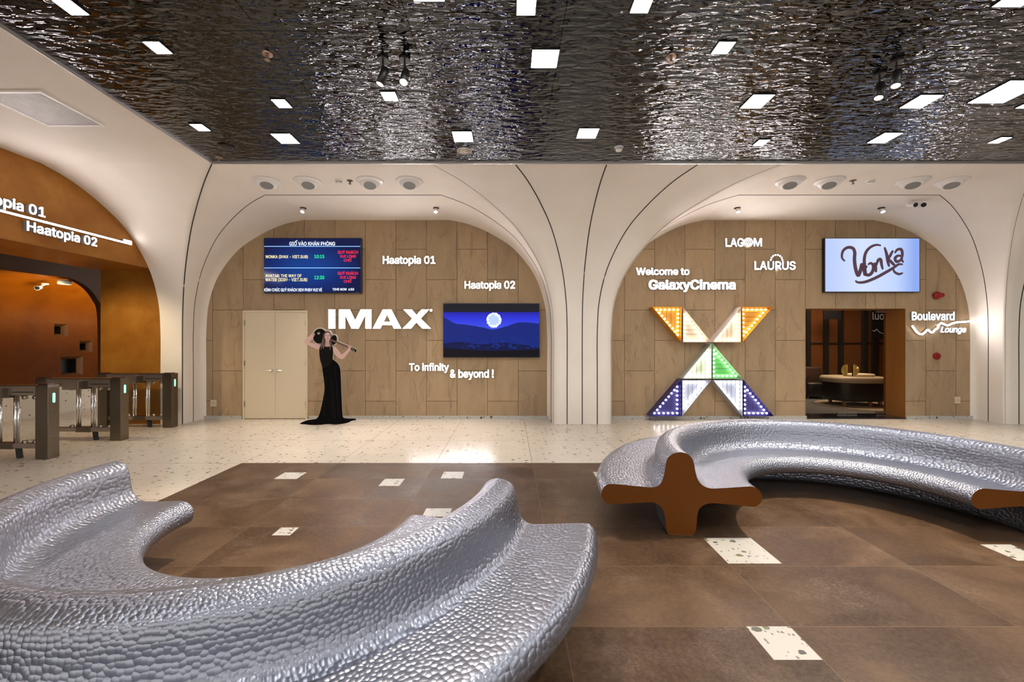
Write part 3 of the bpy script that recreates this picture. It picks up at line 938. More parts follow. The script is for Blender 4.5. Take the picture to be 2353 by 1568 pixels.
def glyph_loops(t, shear, res):
    c = bpy.data.curves.new('t', 'FONT'); c.body = t; c.size = 1; c.resolution_u = res; c.shear = shear; c.fill_mode = 'NONE' if False else 'BOTH'
    c.dimensions = '2D'; c.fill_mode = 'NONE'
    if FONT: c.font = FONT
    o = bpy.data.objects.new('t', c); COL.objects.link(o)
    me = bpy.data.meshes.new_from_object(o.evaluated_get(bpy.context.evaluated_depsgraph_get()))
    nb = {}
    for e in me.edges:
        i, j = e.vertices; nb.setdefault(i, []).append(j); nb.setdefault(j, []).append(i)
    loops, seen = [], set()
    order = {tuple(e.vertices) for e in me.edges}
    for st in range(len(me.vertices)):
        if st in seen or st not in nb: continue
        lp = [st]; seen.add(st); prev = None; cur = st
        while True:
            nxt = [k for k in nb[cur] if k != prev and k not in seen]
            if not nxt: break
            prev, cur = cur, (min(nxt) if prev is None else nxt[0]); lp.append(cur); seen.add(cur)
        if len(lp) > 2: loops.append([(me.vertices[k].co.x, me.vertices[k].co.y) for k in lp])
    bpy.data.objects.remove(o); bpy.data.curves.remove(c); bpy.data.meshes.remove(me)
    return loops


def inside(p, poly):
    x, y = p; r = False
    for (x0, y0), (x1, y1) in zip(poly, poly[1:] + poly[:1]):
        if (y0 > y) != (y1 > y) and x < (x1 - x0) * (y - y0) / (y1 - y0) + x0: r = not r
    return r


def area2(p):
    return sum(a[0] * b[1] - b[0] * a[1] for a, b in zip(p, p[1:] + p[:1]))


def text_bm(t, extrude=0.0, bold=0.0, shear=0.0, res=3):
    """text as a bmesh in x/y, unit size; each outline is filled on its own with its counters, bold overlays shifted copies"""
    horn = 'Ờ' in t
    if horn:
        pre = glyph_loops(t[:t.index('Ờ')] + 'O', shear, res); hx = max(x for l in pre for x, y in l)
    loops = glyph_loops(t.replace('Ờ', 'Ò'), shear, res)
    if horn: loops.append([(hx - .13, .57), (hx + .0, .60), (hx + .06, .68), (hx + .06, .77), (hx - .01, .77), (hx - .02, .69), (hx - .07, .66), (hx - .13, .65)])
    big = max(loops, key=lambda l: abs(area2(l)))
    sg = 1 if area2(big) > 0 else -1
    if horn and area2(loops[-1]) * sg < 0: loops[-1].reverse()
    outers = [l for l in loops if area2(l) * sg > 0]; holes = [l for l in loops if area2(l) * sg <= 0]
    sets = [[o, []] for o in outers]
    for h in holes:
        cand = [q for q in sets if inside(h[0], q[0])]
        if cand: min(cand, key=lambda q: abs(area2(q[0])))[1].append(h)
    out = bmesh.new()
    shifts = [(0, 0)] if not bold else [(-bold, -bold * .6), (bold, -bold * .6), (-bold, bold * .6), (bold, bold * .6), (0, 0)]
    from mathutils.geometry import tessellate_polygon
    for o, hs in sets:
        ls = [o] + hs
        tris = tessellate_polygon([[Vector((x, y, 0)) for x, y in l] for l in ls])
        flat = [p for l in ls for p in l]
        for dx, dy in shifts:
            f = [out.verts.new((x + dx, y + dy, extrude)) for x, y in flat]
            for tr in tris:
                try: out.faces.new([f[k] for k in tr])
                except ValueError: pass
            if extrude:
                bk = [out.verts.new((x + dx, y + dy, -extrude)) for x, y in flat]
                k = 0
                for l in ls:
                    n = len(l)
                    for i in range(n):
                        a_, b_ = k + i, k + (i + 1) % n
                        out.faces.new((f[a_], f[b_], bk[b_], bk[a_]))
                    k += n
    return out


def fit(bm, x0, x1, z0, z1, y_front, y_back=None):
    """scale text to a box in x/z; local z of the text becomes depth"""
    xs = [v.co.x for v in bm.verts]; ys = [v.co.y for v in bm.verts]; zs_ = [v.co.z for v in bm.verts]
    ax, bx, ay, by, az, bz = min(xs), max(xs), min(ys), max(ys), min(zs_), max(zs_)
    for v in bm.verts:
        x = x0 + (v.co.x - ax) / (bx - ax) * (x1 - x0)
        z = z0 + (v.co.y - ay) / (by - ay) * (z1 - z0)
        y = y_front if bz - az < 1e-6 else y_front + (bz - v.co.z) / (bz - az) * (y_back - y_front)
        v.co = (x, y, z)


def islands(bm):
    seen, res = set(), []
    bm.verts.ensure_lookup_table()
    for v in bm.verts:
        if v in seen: continue
        st, comp = [v], []
        seen.add(v)
        while st:
            a = st.pop(); comp.append(a)
            for e in a.link_edges:
                b = e.other_vert(a)
                if b not in seen: seen.add(b); st.append(b)
        res.append(comp)
    return res


def two_tone(o, axis=1, front=min):
    """lit face, unlit return"""
    me = o.data
    me.materials.append(M['letter_side'])
    fv = front(v.co[axis] for v in me.vertices)
    for p in me.polygons:
        if any(abs(me.vertices[i].co[axis] - fv) > 1e-4 for i in p.vertices): p.material_index = 1
    return o


def lit_front(o, axis=1, sgn=-1):
    """for round strokes: only the face turned to the room is lit"""
    me = o.data; me.materials.append(M['letter_side'])
    for p in me.polygons:
        if p.normal[axis] * sgn < .2: p.material_index = 1
    return o


def split_letters(bm):
    """groups of islands whose x ranges overlap -> one bmesh per letter"""
    isl = sorted(((min(v.co.x for v in c), max(v.co.x for v in c), c) for c in islands(bm)), key=lambda t: t[0])
    groups = []
    for a, b, c in isl:
        if groups and a < groups[-1][1] - .45 * min(b - a, groups[-1][1] - groups[-1][0]):
            groups[-1][1] = max(groups[-1][1], b); groups[-1][2].extend(c)
        else:
            groups.append([a, b, list(c)])
    res = []
    for a, b, vs in groups:
        nb = bmesh.new(); mp = {v: nb.verts.new(v.co) for v in vs}
        for f in {f for v in vs for f in v.link_faces}:
            try: nb.faces.new([mp[v] for v in f.verts])
            except ValueError: pass
        res.append(nb)
    return res


def sign(name, label, lines, Zf=8.15, group='lit white lettering on the stone walls', extra=None, bold=.008):
    """lines: (text, px0, px1, py_top, py_bottom[, shear]) box of the full glyph extents in photo pixels at depth Zf"""
    x, h = px((lines[0][1] + lines[0][2]) / 2, lines[0][4], Zf)
    r = thing(name, label, 'sign', (x, YW, h), group)
    for ln in lines:
        s, a, b, t_, bo = ln[:5]
        x0, z1 = px(a, t_, Zf); x1, z0 = px(b, bo, Zf)
        bm = text_bm(s, .05, ln[6] if len(ln) > 6 else bold, ln[5] if len(ln) > 5 else 0)
        fit(bm, x0 - x, x1 - x, z0 - h, z1 - h, Zf - YW, -.0008)
        for nb in split_letters(bm):
            two_tone(mesh_obj('letter', nb, M['letter'], r))
        bm.free()
    if extra: extra(r, x, h)
    return r


sign('wall_sign', 'lit white sign reading Haatopia 01 above the big four-letter sign', [('Haatopia 01', 880, 1000, 588.5, 611)])
sign('wall_sign', 'lit white sign reading Haatopia 02 above the blue night screen', [('Haatopia 02', 1068, 1183, 646, 668)])
sign('wall_sign', 'lit white two-line sign reading To infinity & beyond ! below the blue screen', [('To infinity', 940.5, 1031, 835, 857), ('& beyond !', 1034.5, 1134, 850, 873)])


def ring(bm, cx, cz, ro, ri, y0, y1, n=28):
    o, i_ = [], []
    for k in range(n):
        a = 2 * math.pi * k / n
        o.append((cx + ro * math.cos(a), cz + ro * math.sin(a))); i_.append((cx + ri * math.cos(a), cz + ri * math.sin(a)))
    vo = [[bm.verts.new((x, y, z)) for x, z in o] for y in (y0, y1)]; vi = [[bm.verts.new((x, y, z)) for x, z in i_] for y in (y0, y1)]
    for k in range(n):
        j = (k + 1) % n
        bm.faces.new((vo[0][k], vo[0][j], vi[0][j], vi[0][k])); bm.faces.new((vo[0][k], vo[1][k], vo[1][j], vo[0][j])); bm.faces.new((vi[0][k], vi[0][j], vi[1][j], vi[1][k]))


def lagom_extra(r, x, h):
    X, Hh = px(1720, 557, 8.15)
    bm = bmesh.new(); ring(bm, X - x, Hh - h, .087, .066, 8.15 - YW, -.012); bmesh.ops.recalc_face_normals(bm, faces=bm.faces[:]); two_tone(mesh_obj('letter', bm, M['letter'], r))
    bm = bmesh.new(); ring(bm, X - x, Hh - h, .048, .034, 8.15 - YW, -.012); ring(bm, X - x, Hh - h, .014, .001, 8.15 - YW, -.012); two_tone(mesh_obj('ring_motif', bm, M['letter'], r))
sign('wall_sign', 'lit white sign reading LAGOM with a ringed O', [('LAG', 1667.5, 1709, 548, 567), ('M', 1732, 1750.5, 548, 566)], extra=lagom_extra)


def laurus_extra(r, x, h):
    for k in range(8):
        a = math.radians(172 - 164 * k / 7)
        X, Hh = px(1784.5 + 13.5 * math.cos(a), 599.5 - 13.5 * math.sin(a), 8.15)
        bm = bmesh.new(); lathe(bm, [(.0155, 8.15 - YW), (.0155, -.012)], 12, (X - x, 0, Hh - h), 'Y')
        lit_front(mesh_obj('light_dot', bm, M['letter'], r))
sign('wall_sign', 'lit white sign reading LAURUS under an arc of dots', [('LAURUS', 1734, 1828, 601, 620)], extra=laurus_extra)
sign('wall_sign', 'lit white welcome sign, two lines, above the coloured bulb X', [('Welcome to', 1462, 1584, 616, 632, 0, .014), ('GalaxyCinema', 1491, 1690, 643, 671, 0, .024)])


def lounge_extra(r, x, h):
    pts = [(875, 778), (890, 800), (915, 832), (945, 847), (970, 838), (998, 812), (1015, 825), (1035, 833), (1055, 812), (1075, 800), (1085, 775), (1105, 760), (1130, 770), (1155, 778), (1185, 765), (1230, 753), (1290, 750), (1348, 742)]
    pts = [px(1840 + a / 3.409, 520 + b / 3.409, 8.15) for a, b in pts]
    pts = arc_interp(pts, 5)
    bm = bmesh.new(); tube(bm, [(a - x, 8.15 - YW + .012, b - h) for a, b in pts], .017, 8)
    lit_front(mesh_obj('wave_line', bm, M['letter'], r))
sign('wall_sign', 'lit white lounge sign with a wavy line beside the red alarms', [('Boulevard', 2095.5, 2193, 717.5, 736), ('Lounge', 2162, 2220, 751, 768, .25)], extra=lounge_extra)

# the very large four-letter sign, built letter by letter
def poly_letter(r, polys, x, h):
    bm = bmesh.new()
    for p in polys:
        q = [px(a, b, 8.145) for a, b in p]
        prism(bm, [(u - x, v - h) for u, v in q], 8.145 - YW, -.012)
    two_tone(mesh_obj('letter', bm, M['letter'], r))


x, h = px(872, 755, 8.145)
r = thing('wall_sign', 'very large lit white four-letter sign IMAX beside the cut-out woman', 'sign', (x, YW, h), 'lit white lettering on the stone walls')
T, B = 711.5, 755.5
poly_letter(r, [[(755, T), (770.5, T), (770.5, B), (755, B)]], x, h)
poly_letter(r, [[(779, B), (779, T), (804, T), (816, 737), (829, T), (853.5, T), (853.5, B), (839.5, B), (839.5, 724), (824, B), (808, B), (793, 724), (793, B)]], x, h)
poly_letter(r, [[(856.5, B), (880, T), (899, T), (922, B), (905, B), (901.5, 747.5), (877.5, 747.5), (874, B)][:4] + [(905, B), (901.5, 747.5), (877.5, 747.5), (874, B)]], x, h)
poly_letter(r, [[(927, T), (946, T), (957, 724.5), (969, T), (986, T), (966.5, 732.5), (990, B), (971, B), (957, 741), (944, B), (925.5, B), (947.5, 732.5)]], x, h)
bm = bmesh.new(); X, Hh = px(990.5, 713.5, 8.145); lathe(bm, [(.024, 8.145 - YW), (.024, -.012)], 16, (X - x, 0, Hh - h), 'Y'); lit_front(mesh_obj('light_dot', bm, M['letter'], r))
# dark triangle counter of the third letter
bm = bmesh.new(); q = [px(a, b, 8.143) for a, b in ((881.5, 740), (897.5, 740), (889.5, 723))]
prism(bm, [(u - x, v - h) for u, v in q], 8.142 - YW, 8.145 - YW); cm = mesh_obj('letter_counter', bm, M['stone_a'], r)

# left sign on the gold wall, read along the wall
def gold_line(s, y0, y1, z0, z1, r, base):
    bm = text_bm(s, .05, .014)
    fit(bm, y0, y1, z0, z1, 0, .05)
    for nb in split_letters(bm):
        for v in nb.verts:
            yy, dep, zz = v.co.x, v.co.y, v.co.z
            v.co = (.0508 - dep, yy - base[1], zz - base[2])
        two_tone(mesh_obj('letter', nb, M['letter'], r), 0, max)
    bm.free()


base = (XG, 6.0, 3.0)
r = thing('wall_sign', 'lit white two-line sign with underline on the gold wall', 'sign', base)
gold_line('Haatopia 01', 4.79, 5.723, 3.215, 3.385, r, base)
gold_line('Haatopia 02', 5.505, 6.44, 2.978, 3.148, r, base)
bm = bmesh.new(); box(bm, .005, .03, 4.5 - 6, 7.04 - 6, 3.178 - 3, 3.206 - 3); two_tone(mesh_obj('underline', bm, M['letter'], r), 0, max)
bm = bmesh.new(); box(bm, .005, .034, 6.90 - 6, 7.05 - 6, 3.178 - 3, 3.245 - 3); two_tone(mesh_obj('end_block', bm, M['letter'], r), 0, max)

# ================================================================== SCREENS
def screen_mat(name, build):
    m = mat(name, (.004, .004, .005), .1, spec=.12)
    t = NT(m); build(t); return m


def tv(x0, x1, z0, z1, label, m):
    r = thing('wall_screen', label, 'screen', ((x0 + x1) / 2, YW, z0), 'flat screens on the stone walls')
    hw, H = (x1 - x0) / 2, z1 - z0
    mesh_obj('housing', bbox(-hw, hw, -.075, -.002, 0, H, .004), M['tvblack'], r)
    bm = bmesh.new(); quad(bm, (-hw + .012, -.0762, .014), (hw - .012, -.0762, .014), (hw - .012, -.0762, H - .012), (-hw + .012, -.0762, H - .012))
    sc = mesh_obj('display', bm, m, r)
    bm = bmesh.new(); box(bm, hw - .12, hw - .04, -.0775, -.076, .006, .011); mesh_obj('badge', bm, M['grey'], r)
    return r, sc, hw, H


def on_screen(sc, r, polys, m, name, d):
    bm = bmesh.new()
    for p in polys: bm.faces.new([bm.verts.new((x, -.0762 - d, z)) for x, z in p])
    return mesh_obj(name, bm, m, sc)


ZS = YW - .076
def tvpx(x, y, r): 
    X, h = px(x, y, ZS); return X - r.location.x, h - r.location.z


def screen_text(sc, r, s, a, b, t_, bo, m, bold=.009):
    bm = text_bm(s, 0, bold, 0, 2)
    x0, z1 = tvpx(a, t_, r); x1, z0 = tvpx(b, bo, r)
    fit(bm, x0, x1, z0, z1, -.0775)
    mesh_obj('screen_text', bm, m, sc)


def blue_board(t):
    c = t.coord('Generated'); s = t.new('ShaderNodeSeparateXYZ'); t.link(c, s.inputs[0])
    dx = t.math('SUBTRACT', s.outputs[0], .45); dz = t.math('SUBTRACT', s.outputs[2], .45)
    d = t.math('ADD', t.math('POWER', t.math('ABSOLUTE', dx), 2), t.math('POWER', t.math('ABSOLUTE', dz), 2))
    col = t.ramp(d, [(0, (.008, .05, .26)), (.12, (.006, .025, .16)), (.3, (.006, .01, .06))])
    t.link(col, t.p.inputs['Emission Color']); t.p.inputs['Emission Strength'].default_value = .75


X0, Z1 = px(606, 547, ZS); X1, Z0 = px(830, 674, ZS)
r, sc, hw, H = tv(X0, X1, Z0, Z1, 'dark blue showtimes screen above the beige double door', screen_mat('showtimes_display', blue_board))
wt = glow('screen_white', (.8, .9, 1), 1.3, (.02, .02, .02)); yt = glow('screen_yellow', (1, .85, .4), 1.0, (.02, .02, .02))
gt = glow('screen_green', (.03, 1, .25), 1.0, (.02, .02, .02)); rt = glow('screen_red', (1, .03, .04), 1.0, (.02, .02, .02)); lt = glow('screen_line', (.25, .5, 1), 1.2, (.02, .02, .02))
screen_text(sc, r, 'GIỜ VÀO KHÁN PHÒNG', 665, 770, 552, 564.5, wt)
for y in (566.5, 616):
    a = tvpx(607, y - .7, r); b = tvpx(828, y + .7, r); on_screen(sc, r, [[(a[0], b[1]), (b[0], b[1]), (b[0], a[1]), (a[0], a[1])]], lt, 'divider_line', .001)
screen_text(sc, r, 'WONKA (IMAX - VIET.SUB)', 610, 707.5, 586.5, 595, yt)
screen_text(sc, r, '10:15', 722.5, 745, 586, 593.5, gt)
for s, a, b, y0, y1 in (('QUÝ KHÁCH', 776, 822.5, 574.5, 584), ('VUI LÒNG', 781, 818, 584.5, 592.5), ('CHỜ', 790, 808, 592.5, 601.5)):
    screen_text(sc, r, s, a, b, y0, y1, rt); screen_text(sc, r, s, a, b, y0 + 48.5, y1 + 48.5, rt)
screen_text(sc, r, 'AVATAR: THE WAY OF', 610, 693, 630.5, 637.5, yt)
screen_text(sc, r, 'WATER (3DIM - VIET.SUB)', 610, 706, 639, 648, yt)
screen_text(sc, r, '12:30', 722.5, 745, 634, 642, gt)
screen_text(sc, r, 'KÍNH CHÚC QUÝ KHÁCH XEM PHIM VUI VẺ', 607.5, 740, 661, 670.5, wt)
screen_text(sc, r, 'TIME NOW  6:50', 764, 813.5, 662.5, 668, wt)


def night(t):
    c = t.coord('Generated'); s = t.new('ShaderNodeSeparateXYZ'); t.link(c, s.inputs[0])
    col = t.ramp(s.outputs[2], [(.5, (.05, .09, .85)), (.72, (.02, .03, .75)), (.84, (.01, .01, .4)), (.845, (.004, .004, .012)), (1, (.004, .004, .010))])
    t.link(col, t.p.inputs['Emission Color']); t.p.inputs['Emission Strength'].default_value = .7


X0, Z1 = px(1018, 697, ZS); X1, Z0 = px(1240, 822, ZS)
r, sc, hw, H = tv(X0, X1, Z0, Z1, 'screen showing a blue night landscape with a glowing ball', screen_mat('night_display', night))
rng = random.Random(3)
def hill(y_pts, base, m, d, name):
    top = arc_interp(y_pts, 6)
    p = [tvpx(a, b + rng.uniform(-.4, .4), r) for a, b in top]
    p = p + [tvpx(1239, base, r), tvpx(1019, base, r)]
    on_screen(sc, r, [p], m, name, d)
hill([(1019, 728), (1030, 735), (1048, 744), (1075, 747), (1110, 753), (1135, 757), (1170, 748), (1195, 741), (1239, 744)], 821, glow('far_hill', (.006, .018, .20), .7, (.01, .01, .01)), .0008, 'far_hill')
hill([(1019, 765), (1050, 770), (1085, 775), (1120, 772), (1150, 768), (1190, 760), (1239, 764)], 821, glow('middle_hill', (.005, .022, .24), .6, (.01, .01, .01)), .0012, 'middle_hill')
hill([(1019, 790), (1060, 786), (1100, 792), (1140, 788), (1180, 790), (1239, 798)], 821, glow('near_hill', (.003, .008, .09), .5, (.01, .01, .01)), .0016, 'near_hill')
hill([(1019, 800), (1060, 803), (1110, 806), (1170, 806), (1239, 803)], 821, glow('dark_ground', (.003, .002, .008), .5, (.01, .01, .01)), .002, 'dark_ground')
cx_, cz_ = tvpx(1135, 736, r)
pts = []
for k in range(64):
    a = 2 * math.pi * k / 64; R = .142 * (1 + rng.uniform(-.07, .08)); pts.append((cx_ + R * math.cos(a), cz_ + R * 1.02 * math.sin(a)))
on_screen(sc, r, [pts], glow('orb_glow', (.35, .45, 1), 1.1, (.01, .01, .01)), 'glowing_ball', .0024)
sp = []
for k in range(170):
    a = rng.uniform(0, 6.283); q = .142 * rng.uniform(.5, 1.05) ** .5; s = rng.uniform(.004, .009)
    u, v = cx_ + q * math.cos(a), cz_ + q * math.sin(a)
    sp.append([(u - s, v), (u, v - s), (u + s, v), (u, v + s)])
on_screen(sc, r, sp, glow('orb_spark', (1, .95, 1), 2.2, (.01, .01, .01)), 'spark', .003)
bush = []
for k in range(60):
    u, v = tvpx(rng.uniform(1060, 1235), rng.uniform(775, 800), r); s = rng.uniform(.01, .035)
    bush.append([(u + s * math.cos(6.283 * j / 9) * 1.3, v + s * .6 * math.sin(6.283 * j / 9)) for j in range(9)])
for i, bb in enumerate(bush[:1]): pass
bm = bmesh.new()
for i, p in enumerate(bush):
    bm.faces.new([bm.verts.new((x_, -.0762 - .0018 - i * .000002, z_)) for x_, z_ in p])
bo_ = mesh_obj('bushes', bm, glow('blue_bush', (.008, .035, .32), .5, (.01, .01, .01)), sc); bo_['kind'] = 'stuff'


def pale(t):
    c = t.coord('Generated'); s = t.new('ShaderNodeSeparateXYZ'); t.link(c, s.inputs[0])
    col = t.ramp(s.outputs[0], [(0, (.50, .62, 1.0)), (.4, (.68, .78, 1.0)), (.75, (.55, .68, 1.0)), (.95, (.28, .42, .9))])
    t.link(col, t.p.inputs['Emission Color']); t.p.inputs['Emission Strength'].default_value = .72


X0, Z1 = px(1895, 547, ZS); X1, Z0 = px(2114, 672, ZS)
r, sc, hw, H = tv(X0, X1, Z0, Z1, 'screen with pale blue picture and swirling brown lettering', screen_mat('film_title_display', pale))
choc = glow('title_brown', (.06, .032, .045), 1.0, (.02, .012, .012))
# swirling title: hand-drawn strokes
def stroke(pts, w, d=.002, name='title_stroke'):
    pts = [tvpx(1840 + a / 3.409, 520 + b / 3.409, r) for a, b in pts]
    pts = arc_interp(pts, 6); n = len(pts)
    L, Rr = [], []
    for i, (x_, z_) in enumerate(pts):
        a = pts[max(0, i - 1)]; b = pts[min(n - 1, i + 1)]
        tx, tz = b[0] - a[0], b[1] - a[1]; l = math.hypot(tx, tz) or 1
        ww = w * (.35 + .65 * math.sin(math.pi * (i + .5) / n) ** .6)
        L.append((x_ - tz / l * ww, z_ + tx / l * ww)); Rr.append((x_ + tz / l * ww, z_ - tx / l * ww))
    bm = bmesh.new()
    vl = [bm.verts.new((x_, -.0762 - d, z_)) for x_, z_ in L]; vr = [bm.verts.new((x_, -.0762 - d, z_)) for x_, z_ in Rr]
    for i in range(n - 1): bm.faces.new((vl[i], vl[i + 1], vr[i + 1], vr[i]))
    mesh_obj(name, bm, choc, sc)
for pts, w_ in (([(345, 275), (322, 245), (330, 195), (365, 168), (405, 172), (422, 205), (420, 260), (428, 330), (448, 385), (466, 350), (480, 300), (492, 330), (505, 385), (500, 320), (497, 260), (510, 205), (545, 165), (590, 147), (628, 152)], .016),
                ([(520, 310), (502, 340), (508, 375), (535, 382), (560, 358), (568, 315), (550, 290), (525, 302)], .014),
                ([(578, 285), (585, 320), (588, 362)], .014), ([(588, 315), (605, 268), (625, 262), (632, 300), (642, 340)], .014),
                ([(655, 165), (672, 220), (682, 280), (692, 318)], .014), ([(722, 190), (700, 230), (682, 262)], .012), ([(688, 258), (712, 285), (740, 312)], .013),
                ([(735, 212), (755, 185), (785, 182), (795, 215), (790, 260), (805, 285)], .013), ([(790, 235), (760, 232), (738, 252), (750, 278), (778, 268), (792, 245)], .013),
                ([(428, 425), (445, 440), (500, 438), (580, 408), (660, 365), (720, 330), (765, 300), (800, 300)], .013), ([(722, 330), (735, 360), (770, 376), (800, 365)], .011)):
    stroke(pts, w_ * 2.3)

# ================================================================== MARQUEE X
x, h = px(1636, 957, 7.97)
Zx = 7.97
r = thing('marquee_letter', 'big X of coloured triangular boxes edged with bulbs', 'sign', (x, YW, 0))
cg = dict(gold=(.62, .27, .015), pink=(.78, .58, .47), pale=(.58, .66, .50), green=(.10, .48, .10), blue=(.42, .46, .62), navy=(.03, .025, .18))
TRI = [('gold', [(335, 632), (570, 632), (565, 905)], 'V', 1), ('pink', [(578, 632), (578, 910), (800, 910)], 'H', 1), ('pink', [(808, 910), (1032, 910), (1032, 632)], 'V', 1),
       ('gold', [(1040, 632), (1285, 632), (1045, 910)], 'H', 1), ('pale', [(802, 918), (802, 1196), (572, 1196)], 'V', 0), ('green', [(810, 918), (810, 1196), (1048, 1196)], 'H', 0),
       ('blue', [(572, 1206), (800, 1206), (572, 1490)], 'V', 0), ('blue', [(812, 1206), (1045, 1206), (1045, 1490)], 'V', 0), ('navy', [(562, 1206), (562, 1490), (318, 1490)], 'V', 0), ('navy', [(1054, 1206), (1054, 1490), (1290, 1490)], 'V', 0)]


def slat_mat(col, d):
    m = mat('slatted_%s_panel' % d, col, .45)
    t = NT(m); c = t.coord(); s = t.new('ShaderNodeSeparateXYZ'); t.link(c, s.inputs[0])
    k = t.math('PINGPONG', t.math('ADD', s.outputs[0 if d == 'V' else 2], 10.0), .042)
    j = t.math('LESS_THAN', k, .0045)
    t.link(t.mix(j, col, tuple(q * .3 for q in col)), t.p.inputs['Base Color'])
    return m


bme = bmesh.new(); bmesh.ops.create_icosphere(bme, subdivisions=2, radius=.0195)
bulb_me = {}
for nm in ('bulb', 'coolbulb'):
    me = bpy.data.meshes.new('bulb'); bme.to_mesh(me); me.materials.append(M[nm]); bulb_me[nm] = me
    for p in me.polygons: p.use_smooth = True
rest = []; nb_ = 0
for col, tri, d, warm in TRI:
    P = [px(1400 + a / 3.409, 520 + b / 3.409, Zx) for a, b in tri]
    P = [(a - x, max(.068, b)) for a, b in P]
    cgx = sum(p[0] for p in P) / 3; cgz = sum(p[1] for p in P) / 3
    # order counter-clockwise as seen from the front
    if (P[1][0] - P[0][0]) * (P[2][1] - P[0][1]) - (P[1][1] - P[0][1]) * (P[2][0] - P[0][0]) < 0: P = [P[0], P[2], P[1]]
    def inset(dist):
        out = []
        n = 3; L = []
        for i in range(3):
            a, b = P[i], P[(i + 1) % 3]; tx, tz = b[0] - a[0], b[1] - a[1]; l = math.hypot(tx, tz)
            nx, nz = -tz / l, tx / l
            L.append((nx, nz, nx * a[0] + nz * a[1] + dist))
        for i in range(3):
            a, b = L[i - 1], L[i]; det = a[0] * b[1] - a[1] * b[0]
            out.append(((a[2] * b[1] - b[2] * a[1]) / det, (a[0] * b[2] - b[0] * a[2]) / det))
        return out
    I = inset(.007)
    bm = bmesh.new(); yf, yb = Zx - YW, -.002
    A = [[bm.verts.new((p[0], y, p[1])) for p in Q] for Q, y in ((P, yf), (P, yb), (I, yf), (I, yb))]
    for i in range(3):
        j = (i + 1) % 3
        bm.faces.new((A[0][i], A[0][j], A[1][j], A[1][i])); bm.faces.new((A[2][j], A[2][i], A[3][i], A[3][j])); bm.faces.new((A[0][j], A[0][i], A[2][i], A[2][j]))
    bmesh.ops.recalc_face_normals(bm, faces=bm.faces[:])
    c3 = cg[col]
    bx = mesh_obj('triangle_box', bm, mat(col + '_box_side', tuple(.35 * q + .25 for q in c3) if col not in ('navy', 'gold') else c3, .25, .3), r)
    bm = bmesh.new(); bm.faces.new([bm.verts.new((p[0], yf + .085, p[1])) for p in I])
    mesh_obj('slatted_panel', bm, slat_mat(c3, d), bx)
    J = inset(.05)
    for i in range(3):
        a, b = J[i], J[(i + 1) % 3]; l = math.hypot(b[0] - a[0], b[1] - a[1]); n = max(3, round(l / .082))
        for k in range(n):
            q = (a[0] + (b[0] - a[0]) * k / n, yf + .055, a[1] + (b[1] - a[1]) * k / n)
            if nb_ < 100 or False:
                o = bpy.data.objects.new('bulb', bulb_me['bulb' if warm else 'coolbulb']); COL.objects.link(o); o.parent = bx; o.location = q; nb_ += 1
            else: rest.append(q)
if rest:
    bm = bmesh.new()
    for q in rest:
        bmesh.ops.create_icosphere(bm, subdivisions=2, radius=.0195, matrix=Matrix.Translation(q))
    o = mesh_obj('bulbs', bm, M['coolbulb'], r, True); o['kind'] = 'stuff'

# ================================================================== WALL FITTINGS
X, Hh = px(2154, 679, 8.15)
r = thing('fire_alarm', 'red fire alarm bell with beacon above the lounge sign', 'fire alarm', (X, YW, Hh))
bm = bmesh.new(); lathe(bm, [(.055, -.001), (.055, -.03)], 28, (0, 0, 0), 'Y'); mesh_obj('back_box', bm, M['red'], r)
bm = bmesh.new(); lathe(bm, [(.078, -.03), (.078, -.045), (.06, -.07), (.02, -.08)], 32, (0, 0, 0), 'Y'); mesh_obj('bell', bm, M['red'], r, True)
bm = bmesh.new(); lathe(bm, [(.045, -.001), (.045, -.03), (.035, -.05), (.012, -.06)], 24, (.105, 0, .005), 'Y'); mesh_obj('beacon', bm, M['red'], r, True)
X, Hh = px(2156, 819, 8.15)
r = thing('call_point', 'round red call point on stone below the lounge sign', 'fire alarm', (X, YW, Hh))
bm = bmesh.new(); lathe(bm, [(.068, -.001), (.068, -.025), (.06, -.035)], 32, (0, 0, 0), 'Y'); mesh_obj('housing', bm, M['red'], r)
bm = bmesh.new(); lathe(bm, [(.03, -.035), (.028, -.042)], 24, (0, 0, 0), 'Y'); mesh_obj('button', bm, mat('dark_red', (.12, .005, .008), .35), r)
for x_, y_, w_, t_ in ((490.5, 927, .055, 'by the service door'), (2200, 920, .05, 'right of the lounge doorway')):
    X, Hh = px(x_, y_, 8.17)
    r = thing('wall_socket', 'small beige socket box low on the stone wall, ' + t_, 'socket', (X, YW, Hh), 'beige sockets')
    mesh_obj('housing', bbox(-w_, w_, -.03, -.001, -.065, .065, .006), M['beige'], r)
    bm = bmesh.new(); box(bm, -.03, .03, -.032, -.03, -.03, .03); mesh_obj('cover', bm, M['creamlea'], r)

